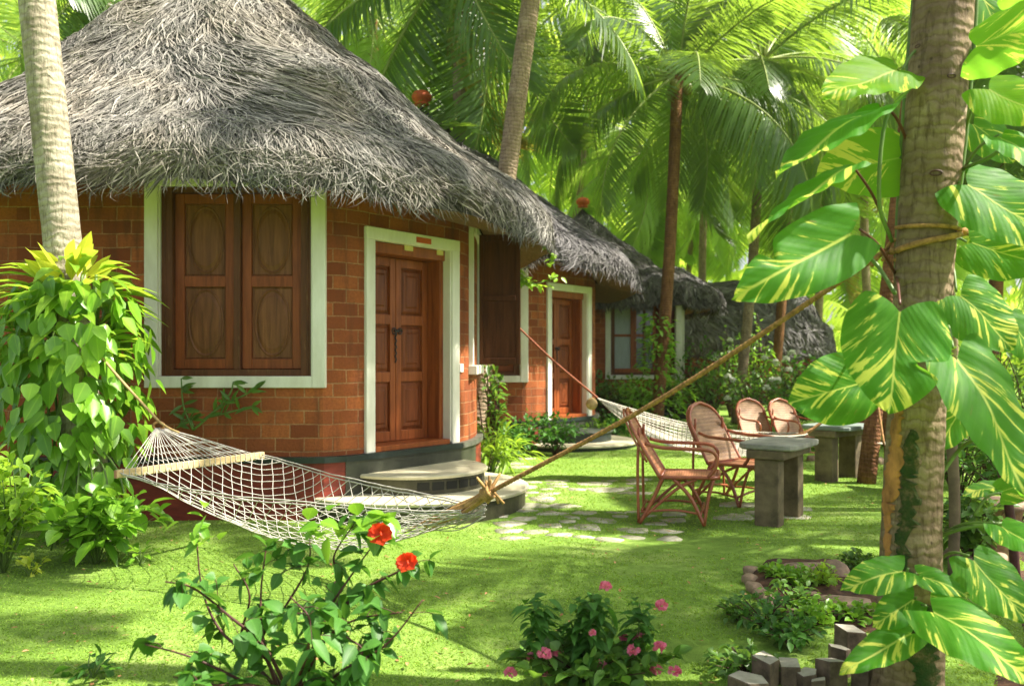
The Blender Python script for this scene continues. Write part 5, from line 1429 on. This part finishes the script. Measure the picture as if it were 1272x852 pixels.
    for k in range(4):
        c = Kn + ra * (0.015 * k - 0.03); s1 = nrm(np.cross(ra, [0, 0, 1])); s2 = np.cross(s1, ra)
        tube(mb, [c + (s1 * math.cos(q) + s2 * math.sin(q)) * 0.034 for q in np.linspace(0, 6.4, 18)], 0.010, 6)
    for k in range(3):
        e = Kn + np.array([0.03 * r.normal() + 0.03, 0, -0.06]); tube(mb, crom([Kn, Kn + [0.03, 0, 0.0], e], 8), 0.008, 5)
    mb.build('knot', M['bundle'], root, O)
    # thick rope to the tree, twisted strands, wrapped round the trunk
    mb = MB(); Rt = [Kn, Kn + (P(1100, 312, 3.72) - Kn) * 0.5 + np.array([0, 0, -0.055]), P(1100, 312, 3.72)]
    C = crom(Rt, 240); ln = np.linspace(0, 1, 240); T = nrm(np.gradient(C, axis=0)); s1 = nrm(np.cross(T, [0, 0, 1.0])); s2 = np.cross(s1, T)
    for k in range(3):
        a = ln * 2 * math.pi * 34 + k * 2.094
        tube(mb, C + (s1 * np.cos(a)[:, None] + s2 * np.sin(a)[:, None]) * 0.0060, 0.0082, 7)
    mb.build('tree_rope', M['rope'], root, O)
    mb = MB()
    def wrap(z0, z1, a0, a1, rr=0.011):
        t = np.linspace(0, 1, 50); zz = z0 + (z1 - z0) * t; a = a0 + (a1 - a0) * t
        cc = np.stack([np.interp(zz, TZ, TC[:, j]) for j in range(3)], -1); ra_ = np.interp(zz, TZ, TRAD) + 0.012
        tube(mb, cc + np.stack([ra_ * np.cos(a), ra_ * np.sin(a), 0 * ra_], -1), rr, 7)
    wrap(1.91, 1.985, 3.3, 6.25, 0.013); wrap(2.01, 1.985, 3.1, 6.2, 0.009); wrap(1.985, 1.91, 0.0, 3.2)
    q = np.array([np.interp(1.985, TZ, TC[:, j]) for j in range(3)]) + [0.135, -0.01, 0]
    tube(mb, [q, q + [0.03, -0.01, 0.006]], 0.018, 8)
    q2 = P(1100, 312, 3.72)
    for k in range(5): tube(mb, crom([q2, q2 + r.normal(size=3) * 0.03, q2 + r.normal(size=3) * 0.05 + [0.02, 0, 0]], 8), 0.009, 6)
    mb.build('wrapped_rope', M['rope'], root, O)
hammock()

def far_hammock():
    A = P(742, 494, 10.3); B = P(1003, 538, 9.7); O = (A + B) / 2 * [1, 1, 0]
    root = empty('fabric_hammock', O, 'pale woven hammock slung behind the two near cane chairs', 'hammock')
    r = np.random.default_rng(6)
    def bed(u, v):
        w = 0.44 * np.sin(np.pi * np.clip(u, 0.0, 1.0)) ** 0.55 * (1 - 0.2 * u) + 0.02
        c = A * (1 - u)[..., None] + B * u[..., None]
        p = c + np.array([0.12, 1.0, 0]) * (w * v)[..., None]
        p[..., 2] -= (0.14 + 0.32 * (1 - v ** 2)) * np.sin(np.pi * u) ** 0.8
        p[..., 2] += 0.015 * np.sin(v * 14 + u * 5) * np.sin(np.pi * u)
        return p
    mb = MB(); u = np.linspace(0, 1, 60); K = 34
    for v0 in np.linspace(-1, 1, K):
        C = bed(u, np.full(60, v0)); C = C[None]
        ribbons(mb, C, np.broadcast_to(np.array([0.0, 0.9, 0.35]), C.shape), np.full((1, 60), 0.0135), r.random())
    for u0 in np.linspace(0.08, 0.92, 42):
        v = np.linspace(-1, 1, 16); tube(mb, bed(np.full(16, u0), v), 0.004, 4)
    mb.build('bed', M['fabricnet'], root, O)
    mb = MB(); tube(mb, crom([P(610, 378, 12.25), P(637, 400, 11.6), (P(637, 400, 11.6) + A) / 2 + [0, 0, -0.03], A], 40), 0.014, 7); mb.build('support_rope', M['ropered'], root, O)
    mb = MB(); D = P(1080, 474, 9.72); tube(mb, crom([B, (B + D) / 2 + [0, 0, -0.02], D], 30), 0.018, 7)
    t = np.linspace(0, 6.4, 20); tube(mb, np.stack([D[0] + 0.06 + 0.11 * np.cos(t), 9.9 + 0.11 * np.sin(t), D[2] + 0 * t], -1), 0.013, 6)
    for k in range(14):
        e = bed(np.array([0.90]), np.array([r.uniform(-1, 1)]))[0]; tube(mb, crom([e, (e + B) / 2 + [0, 0, -.01], B + (D - B) * 0.12], 8), 0.006, 5)
    mb.build('end_rope', M['rope'], root, O)
    mb = MB(); c = P(735, 502, 10.2)
    tube(mb, [c + [0, 0, 0.08], c + [0, 0, 0.05], c + [0, 0, 0.0], c + [0, 0, -0.05], c + [0, 0, -0.07]], [0.012, 0.055, 0.075, 0.05, 0.012], 12); mb.build('wooden_toggle', M['netgold'], root, O)
far_hammock()
def edge_hammock():
    A = P(1098, 552, 9.5); B = P(1300, 520, 8.4); O = (A + B) / 2 * [1, 1, 0]
    root = empty('fabric_hammock', O, 'grey end of a third hammock showing just left of the thick trunk', 'hammock')
    mb = MB(); u = np.linspace(0, 1, 30); v = np.linspace(-1, 1, 9); U, V_ = np.meshgrid(u, v, indexing='ij')
    w = 0.36 * np.sin(np.pi * np.clip(U * 0.9 + 0.12, 0, 1)) ** 0.6
    p = A * (1 - U)[..., None] + B * U[..., None]; p[..., 1] += w * V_; p[..., 2] -= (0.05 + 0.15 * (1 - V_ ** 2)) * np.sin(np.pi * U)
    mb.add(p.reshape(-1, 3), grid_faces(30, 9), np.stack([U, V_], -1).reshape(-1, 2)); mb.build('bed', M['fabricnet'], root, O)
    mb = MB(); tube(mb, crom([A + [0, 0, 0], P(1090, 500, 9.8)], 10), 0.014, 6); mb.build('end_rope', M['rope'], root, O)
edge_hammock()

# ------------------------------------------------------------------ cane chairs
def arch_panel(mb, y0, w, z0, z1, xf, n=18, m=13, thick=0.012):
    """arched panel in local chair coordinates; xf(z) gives the forward position"""
    V = []; uv = []
    for k in range(n):
        z = z0 + (z1 - z0) * k / (n - 1); f = (z - z0) / (z1 - z0)
        hw = w / 2 * (1 - 0.05 * f) * (math.sqrt(max(0.0, 1 - max(0, (f - 0.60) / 0.40) ** 2)) if f > 0.60 else 1.0)
        hw = max(hw, 0.02)
        for j in range(m):
            y = -hw + 2 * hw * j / (m - 1); V.append([xf(z) - 0.03 * (1 - (2 * j / (m - 1) - 1) ** 2), y, z]); uv.append([y * 1.0, z])
    V = np.array(V); F = grid_faces(n, m); N = n * m
    Vb = V - [thick, 0, 0]
    mb.add(np.vstack([V, Vb]), [F, F[:, ::-1] + N], np.vstack([uv, uv]))
    edge = [V[k * m] for k in range(n)] + [V[k * m + m - 1] for k in range(n)][::-1]
    return np.array(edge) - [thick / 2, 0, 0]

def chair(label, loc, rz, group, mweave='weave'):
    root = empty('cane_chair', loc, label, 'chair', group, rz)
    xf = lambda z: -0.20 - (z - 0.40) * 0.46 - 0.05 * math.sin((z - 0.4) * 3)
    mb = MB(); edge = arch_panel(mb, 0, 0.55, 0.40, 0.99, xf); mb.build('backrest', M[mweave], root)
    mb = MB(); tube(mb, edge, 0.017, 8); tube(mb, [edge[0], edge[-1]], 0.015, 8); tube(mb, edge[4:-4] - [0.035, 0, 0], 0.010, 7); mb.build('back_rim', M['cane'], root)
    # seat: slightly dished panel
    mb = MB(); V = []; uv = []
    for i in range(12):
        x = -0.21 + 0.50 * i / 11; hw = 0.25 if x < 0.2 else 0.25 * math.sqrt(max(0, 1 - ((x - 0.2) / 0.20) ** 2)) ** 0.7
        for j in range(11):
            y = -hw + 2 * hw * j / 10; V.append([x, y, 0.415 - 0.02 * math.sin(math.pi * j / 10) + 0.02 * (x + 0.2)]); uv.append([x, y])
    V = np.array(V); F = grid_faces(12, 11)[:, ::-1]
    mb.add(np.vstack([V, V - [0, 0, 0.014]]), [F, F[:, ::-1] + 132], np.vstack([uv, uv])); mb.build('seat', M['redweave'], root)
    rim = [V[i * 11] for i in range(12)] + [V[131 - k] for k in range(0)] + [V[i * 11 + 10] for i in range(11, -1, -1)] + [V[0]]
    mb = MB(); tube(mb, np.array(rim) - [0, 0, 0.008], 0.017, 8); mb.build('seat_rim', M['cane'], root)
    for s in (-1, 1):
        y = 0.262 * s
        mb = MB(); tube(mb, crom([[-0.345, y * 0.92, 0.70], [-0.20, y * 1.04, 0.672], [0.05, y * 1.06, 0.665], [0.21, y * 1.05, 0.655], [0.275, y * 1.0, 0.60], [0.26, y, 0.50], [0.20, y * 0.97, 0.42]], 36), 0.0165, 8); mb.build('armrest', M['cane'], root)
        mb = MB(); tube(mb, crom([[-0.40, y * 0.86, 0.84], [-0.41, y * 0.95, 0.45], [-0.40, y, 0.0]], 16), 0.013, 8); mb.build('rear_post', M['cane'], root)
        mb = MB(); tube(mb, crom([[-0.19, y * 0.95, 0.41], [-0.28, y * 1.0, 0.20], [-0.39, y * 1.05, 0.0]], 14), 0.017, 8)
        tube(mb, crom([[0.10, y * 0.92, 0.40], [-0.08, y * 0.95, 0.30], [-0.38, y * 1.02, 0.03]], 14), 0.014, 8); mb.build('rear_leg', M['cane'], root)
        mb = MB(); tube(mb, crom([[-0.10, y * 0.93, 0.40], [0.05, y * 0.98, 0.24], [0.17, y * 1.06, 0.0]], 14), 0.017, 8)
        tube(mb, crom([[0.25, y * 0.88, 0.41], [0.20, y * 0.98, 0.22], [0.17, y * 1.06, 0.02]], 12), 0.014, 8); mb.build('front_leg', M['cane'], root)
        mb = MB(); tube(mb, crom([[-0.38, y * 1.03, 0.10], [-0.1, y * 1.0, 0.125], [0.15, y * 1.03, 0.10]], 12), 0.011, 7); mb.build('side_stretcher', M['cane'], root)
    mb = MB(); tube(mb, crom([[0.14, -0.27, 0.11], [0.16, 0, 0.15], [0.14, 0.27, 0.11]], 12), 0.011, 7); mb.build('cross_stretcher', M['cane'], root)
    mb = MB(); tube(mb, crom([[-0.37, -0.27, 0.12], [-0.36, 0, 0.15], [-0.37, 0.27, 0.12]], 12), 0.011, 7); mb.build('cross_stretcher', M['cane'], root)
    return root
ca = chair('red-varnished cane armchair seen from its side, nearest the stone steps', np.append(gp(852, 645)[:2], 0), R(-14), 'cane armchairs on the lawn', 'redweave')
def copych(loc, rz, label):
    c = dup(ca, loc, rz, label)
    if loc[1] > 10: c.scale = (0.87, 0.87, 0.87)
    for ch in c.children:
        if ch.name.startswith('backrest') : 
            ch.data = ch.data.copy(); ch.data.materials[0] = M['weave']
    return c
copych(np.append(gp(908, 628)[:2], 0) + [0.14, 0.12, 0], R(-50), 'cane armchair with tall arched back, right of the side-on chair')
copych(np.array([3.62, 12.1, 0]), R(-74), 'left far cane chair behind the pale hammock')
copych(np.array([4.13, 12.1, 0]), R(-66), 'right far cane chair behind the pale hammock')

# ------------------------------------------------------------------ stone tables
def table(label, l1, l2, h, lw, lt, over, wid, topm):
    l1 = np.array(l1); l2 = np.array(l2); A = nrm(l2 - l1); N = np.array([A[1], -A[0]]); c = (l1 + l2) / 2
    root = empty('stone_table', (c[0], c[1], 0), label, 'table', 'stone tables on the lawn')
    O = (c[0], c[1], 0); f = Frame([*c, 0], [*A, 0], [*N, 0]); half = np.linalg.norm(l2 - l1) / 2
    for s in (-1, 1):
        mb = MB(); f.box(mb, s * half - lt / 2, s * half + lt / 2, -0.1, h - 0.13, -lw / 2, lw / 2)
        o = mb.build('table_leg', M['tableleg'], root, O, smooth=False, bevel=0.012)
    mb = MB(); f.box(mb, -half - 0.12, half + 0.12, h - 0.13, h - 0.052, -lw / 2 - 0.06, lw / 2 + 0.06); mb.build('table_rail', M['tableleg'], root, O, smooth=False, bevel=0.01)
    r = np.random.default_rng(int(h * 100)); mb = MB(); n = 44; a = np.arange(n) / n * 2 * math.pi
    k = (np.abs(np.cos(a)) ** 7 + np.abs(np.sin(a)) ** 7) ** (-1 / 7)
    ax = (half + over) * k * np.cos(a) * (1 + 0.008 * r.normal(size=n)); ay = wid / 2 * k * np.sin(a) * (1 + 0.012 * r.normal(size=n))
    rows = [np.array([f.pt(x * q, z, y * q) for x, y in zip(ax, ay)]) for q, z in ((0.02, h - 0.050), (0.97, h - 0.050), (1.0, h - 0.038), (1.0, h - 0.008), (0.985, h), (0.02, h + 0.001))]
    mb.add(np.array(rows).reshape(-1, 3), grid_faces(6, n, True)); mb.build('tabletop', M[topm], root, O, smooth=False)
    return root
table('weathered stone table on two block legs beside the cane armchairs', (2.245, 7.38), (2.58, 7.86), 0.715, 0.21, 0.17, 0.13, 0.52, 'tablestone')
M['tablegreen'] = plain('grey_green_tabletop', (0.22, 0.26, 0.24), 0.55, 0.2, 5, 0.2)
table('grey-green topped stone table further back on the lawn', (3.74, 10.05), (4.18, 10.45), 0.66, 0.22, 0.17, 0.12, 0.62, 'tablegreen')

# ------------------------------------------------------------------ edging posts, flower bed, pots
def post(label, x, y, d, w, seed, rz):
    p = P(x, y, d); r = np.random.default_rng(seed); top = max(p[2], 0.05)
    n = 4 + (seed % 3 == 0); a = (np.arange(n) + 0.5) / n * 2 * math.pi + rz; rr = w / 2 * (1 + r.uniform(-0.12, 0.12, n)) * 1.12
    V = []
    for z, k in ((-0.1, 1.0), (top * 0.6, 0.99), (top - 0.006, 0.98), (top, 0.94)):
        for i in range(n): V.append([rr[i] * k * math.cos(a[i]), rr[i] * k * math.sin(a[i]), z + (0.010 * math.cos(a[i] + seed) if z > 0 else 0)])
    mb = MB(); mb.add(V, grid_faces(4, n, True)); mb.mi = 1; mb.add(V[-n:], [list(range(n))])
    o = mb.build('edging_post', [M['postside'], M['posttop']], None, smooth=False, bevel=0.004); o.location = (p[0], d, 0)
    tag(o, label, 'post', 'cut stone posts edging the bed'); return o
pl = [(932, 841, 3.58, .165), (952, 816, 3.75, .118), (981, 822, 3.76, .105), (1003, 834, 3.70, .085), (1016, 843, 3.64, .07), (1032, 819, 3.74, .115), (1043, 803, 3.88, .095), (1056, 780, 4.02, .125), (1072, 826, 3.74, .10), (1092, 818, 3.82, .10)]
pn = ['widest lowest edging post at the left end of the row', 'tall edging post second from the left end of the row', 'pale-topped edging post third from the left end', 'narrow edging post in the dip of the row', 'smallest lowest edging post in the dip of the row', 'edging post rising right of the dip', 'short edging post tucked behind its taller neighbour', 'tallest edging post, furthest from the camera', 'edging post half hidden under the lowest variegated leaf', 'edging post touching the foot of the thick trunk']
for i, (x, y, d, w) in enumerate(pl): post(pn[i], x, y, d, w, i + 3, i * 0.7)

def bed():
    def g(x, y): return gp(x, y)[:2]
    out = [g(948, 700), g(932, 716), g(945, 738), g(975, 756), g(1020, 770), g(1090, 790), g(1125, 790), g(1125, 730), g(1070, 712), g(1045, 700), g(1000, 694)]
    ring = crom([*out, out[0]], 60)[:-1]; c = ring.mean(0); r = np.random.default_rng(5)
    rows = []
    for k, h in ((1.0, 0.0), (0.93, 0.03), (0.7, 0.045), (0.4, 0.05), (0.02, 0.05)):
        q = c + (ring - c) * k; rows.append(np.c_[q, h + 0.02 * snoise(q * 9, 3) * (k < 1)])
    mb = MB(); mb.add(np.array(rows).reshape(-1, 3), grid_faces(5, len(ring), True)); o = mb.build('soil_bed', M['soil']); tag(o, kind='structure')
    # second strip of soil right of the trunk
    mb = MB(); xs = np.linspace(0, 3.0, 24); ys = np.linspace(3.2, 8.5, 30); X, Y = np.meshgrid(xs, ys)
    ed = np.clip((X - 0.15 - 0.10 * np.sin(Y * 3)) * 4, -1, 1); X = X + 0.515 * Y + 0.02; Z = -0.06 + 0.08 * ed + 0.03 * snoise(np.stack([X * 5, Y * 5], -1), 8) - np.clip(X - 2.9, 0, 3) * 0.03
    mb.add(np.stack([X, Y, Z], -1).reshape(-1, 3), grid_faces(30, 24)); o = mb.build('soil_strip', M['soil']); tag(o, kind='structure')
    def stone(label, x, y, sx, sy, sz, rz, seed, grp='stones edging the flower bed', mat='bedstone', zoff=0.0):
        r = np.random.default_rng(seed); V = []; n, m = 9, 14
        for i in range(n):
            ph = math.pi * i / (n - 1)
            for j in range(m):
                th = 2 * math.pi * j / m; v = np.array([math.sin(ph) * math.cos(th), math.sin(ph) * math.sin(th), math.cos(ph)])
                v = np.sign(v) * np.abs(v) ** 0.6; v *= 1 + 0.10 * float(snoise(v * 2.5, seed)); V.append(v * [sx, sy, sz])
        mb = MB(); mb.add(V, grid_faces(n, m, True)); o = mb.build('edging_stone', M[mat], None); p = gp(x, y); o.location = (p[0], p[1], sz * 0.35 + zoff); o.rotation_euler = (0, 0, rz); tag(o, label, 'stone', grp)
    lab = ['rounded rim stone furthest back at the left of the flower bed', 'second rounded rim stone from the back', 'third rounded rim stone from the back', 'third rounded rim stone from the front', 'second rounded rim stone from the front', 'rounded rim stone nearest the camera, by the loose pebbles']
    for i, (x, y) in enumerate(((934, 712), (932, 722), (937, 732), (945, 740), (956, 748), (968, 755))): stone(lab[i], x, y, 0.060, 0.042, 0.035, -0.9 - 0.25 * i, i)
    stone('long pinkish stone block along the back of the flower bed', 1008, 716, 0.235, 0.07, 0.07, 0.16, 21)
    stone('dark square stone at the back right corner of the flower bed', 1038, 722, 0.075, 0.09, 0.10, 0.1, 22)
    stone('flat cracked brown slab on the right of the flower bed', 1048, 756, 0.18, 0.12, 0.045, -0.35, 23)
    stone('pale slab in front of the cracked brown slab', 1072, 766, 0.15, 0.07, 0.04, -0.4, 24)
    for i, (x, y, s) in enumerate(((965, 762, .05), (983, 770, .04), (992, 742, .035), (1010, 748, .04))): stone(['largest loose stone, front left among the flower bed herbs', 'loose stone at the front middle of the flower bed', 'smallest loose stone in the middle of the flower bed', 'loose stone beside the cracked brown slab'][i], x, y, s, s * .8, s * .6, i, 30 + i, 'loose stones in the flower bed', zoff=.03)
    for i, (x, y, s) in enumerate(((1180, 690, .07), (1195, 700, .09), (1215, 680, .08), (1185, 660, .07), (1235, 700, .1), (1250, 670, .09), (1010, 572, .09), (1090, 575, .10), (1070, 570, .09))): stone(['grey rock close to the thick trunk at its right', 'grey rock nearest the camera right of the thick trunk', 'grey rock in the middle of the group right of the trunk', 'small grey rock furthest left behind the thick trunk', 'largest grey rock right of the trunk', 'grey rock at the far right of the group by the trunk', 'grey rock left of the far stone table', 'grey rock right of the far stone table', 'grey rock just behind the far stone table'][i], x, y, s, s * .8, s * .6, i, 40 + i, 'rocks in the plants' if i < 6 else 'rocks behind the far table')
    herbs = [(965, 722, .10, .10, 'vivid', 'little bright herb at the back left of the flower bed'), (990, 735, .14, .13, 'vivid', 'bright green seedling clump in the middle of the flower bed'), (1020, 735, .17, .13, 'limeleaf', 'light yellow-green herb with red stems in the flower bed'),
             (985, 762, .16, .20, 'shrub', 'leafy herb at the front of the flower bed'), (1010, 778, .13, .18, 'vivid', 'low green herb beside the tallest edging post'), (955, 790, .20, .24, 'shrubdark', 'dark sprawling herb left of the edging posts'),
             (985, 805, .14, .16, 'shrubdark', 'dark low herb behind the dip of the post row'), (1060, 770, .09, .18, 'vivid', 'low creeping herb along the pale slab'), (1065, 712, .14, .13, 'shrub', 'small herb right of the dark square stone'), (925, 840, .12, .2, 'shrub', 'grassy herb at the bottom edge left of the posts'), (918, 770, .10, .16, 'shrub', 'thin herb spreading onto the lawn left of the bed')]
    for i, (x, y, h, rd, m_, lab) in enumerate(herbs): shrub('herb', lab, gp(x, y), h, rd, 16, 190, 0.05, 0.032, m_, 'ovate', 120 + i, group='herbs in the flower bed', cat='plant', stem='twig')
bed()

def pot(label, loc, r, h, mat='terracotta', sq=False):
    prof = [(0.62, 0), (0.95, h * 0.85), (1.08, h * 0.86), (1.08, h), (0.92, h), (0.85, h * 0.8), (0.02, h * 0.8)]
    n = 24; th = np.arange(n) / n * 2 * math.pi; mb = MB()
    mb.add(np.array([[a * r * math.cos(t), a * r * math.sin(t), z] for a, z in prof for t in th]), grid_faces(len(prof), n, True))
    o = mb.build('flower_pot', M[mat]); o.location = tuple(loc); tag(o, label, 'pot'); return o
pot('orange clay pot beyond the far stone table', gp(1056, 560) * [1, 1, 0] + [0.0, 0.3, 0.18], 0.16, 0.24)
S('potted_plant', 'tall thin plant growing in the orange clay pot', gp(1056, 560) + [0, 0.3, 0.38], 0.30, 0.16, 8, 70, 0.12, 0.05, 'shrub', 'ovate', 150, cat='plant', stem='greenstem')
pot('small reddish clay pot by the black steps of the third hut', gp(815, 528), 0.13, 0.22)
pot('pale planter pot half hidden behind the right-hand leaves', P(1238, 446, 6.2) * [1, 1, 0], 0.18, 0.42, 'bedstone')
def stake(label, x0, y0, x1, y1, d, r, mat):
    A = P(x0, y0, d); B = P(x1, y1, d); mb = MB(); A[2] = min(A[2], 0.0)
    O = A.copy(); tube(mb, crom([A, (A + B) / 2 + [0.02, 0, 0], B], 14), r, 10); o = mb.build('wooden_stake', M[mat], None, O); o.location = tuple(O); tag(o, label, 'stake', 'dark stakes behind the lawn')
stake('dark stake left of the slim palm foot', 1068, 560, 1072, 478, 11.2, 0.07, 'palmbark3')
stake('dark stake between the slim palm and the thick trunk', 1106, 560, 1098, 470, 11.0, 0.07, 'palmbark3')
stake('dark leaning stake at the right edge among leaves', 1262, 700, 1240, 560, 5.6, 0.03, 'twig')
stake('reddish stake hanging beside the thick trunk', 1184, 600, 1180, 520, 5.6, 0.035, 'tableleg')

# ------------------------------------------------------------------ grass and litter
def grass():
    r = np.random.default_rng(77); mb = MB()
    n = 190000; d = 3.2 + 11 * r.random(n) ** 1.5; x = (r.uniform(-60, 1330, n) - CX) / F_PX * d
    keep = snoise(np.stack([x * 2.2, d * 2.2], -1), 9) > -0.75
    d = d[keep]; x = x[keep]; n = len(d)
    hut = (x < -0.4) & (d > 7.6) & (x < -1.7); st = (x + 0.985) ** 2 + (d - 8.465) ** 2 < 1.2 ** 2; k = ~(hut | st); d = d[k]; x = x[k]; n = len(d)
    z = 0.018 * snoise(np.stack([x * 1.3, d * 1.3], -1), 3, 3) - np.clip(x - 2.9, 0, 3) * 0.03 * (d < 8)
    pos = np.stack([x, d, z - 0.002], -1)
    dd = nrm(rdirr(r, n) * [1, 1, 0.3] + [0, 0, 0.9]); h = r.uniform(0.010, 0.028, n) * (1 + 0.3 * (d > 7))
    K = 3; kk = np.linspace(0, 1, K); C = pos[:, None] + dd[:, None] * (h[:, None] * kk[None])[..., None]; C[..., 2] -= (0.25 * h)[:, None] * kk[None] ** 2
    S_ = nrm(np.cross(dd, rdirr(r, n)))[:, None]; W = (r.uniform(0.0012, 0.0026, n) * (1 + d * 0.12))[:, None] * np.array([1.0, 0.8, 0.1])[None]
    ribbons(mb, C, np.broadcast_to(S_, C.shape), W, r.random(n))
    o = mb.build('grass', M['grass']); tag(o, 'short mossy grass covering the lawn', 'grass', kind='stuff')
    n = 800; d = 3.4 + 9 * r.random(n) ** 1.3; x = (r.uniform(-20, 1200, n) - CX) / F_PX * d
    k = ~(((x < -1.7) & (d > 7.4))); x = x[k]; d = d[k]; n = len(d)
    mb = MB(); leaves(mb, np.stack([x, d, np.full(n, 0.026)], -1), rdirr(r, n) * [1, 1, 0.1], np.array([0, 0, 1.0]) + rdirr(r, n) * 0.4, r.uniform(0.015, 0.05, n), r.uniform(0.008, 0.02, n), 'ovate', 0.1, r.random(n), low=True)
    o = mb.build('leaf_litter', M['drygrass']); tag(o, 'scattered small fallen leaves on the lawn', 'leaf litter', kind='stuff')
grass()

# ------------------------------------------------------------------ humid air
def haze():
    m, nt, out = mat_new('humid_air')
    v = nd(nt, 'ShaderNodeVolumePrincipled'); v.inputs['Color'].default_value = (1.0, 1.0, 0.80, 1); v.inputs['Density'].default_value = HAZE; v.inputs['Anisotropy'].default_value = 0.5
    lk(nt, v.outputs[0], out.inputs['Volume'])
    mb = MB(); f = Frame([-80, -20, 0], [1, 0, 0], [0, 1, 0]); f.box(mb, 0, 160, -1.5, 42, 0, 130)
    o = mb.build('haze', m, None, smooth=False); tag(o, kind='stuff')
HAZE = 0.0007
haze()
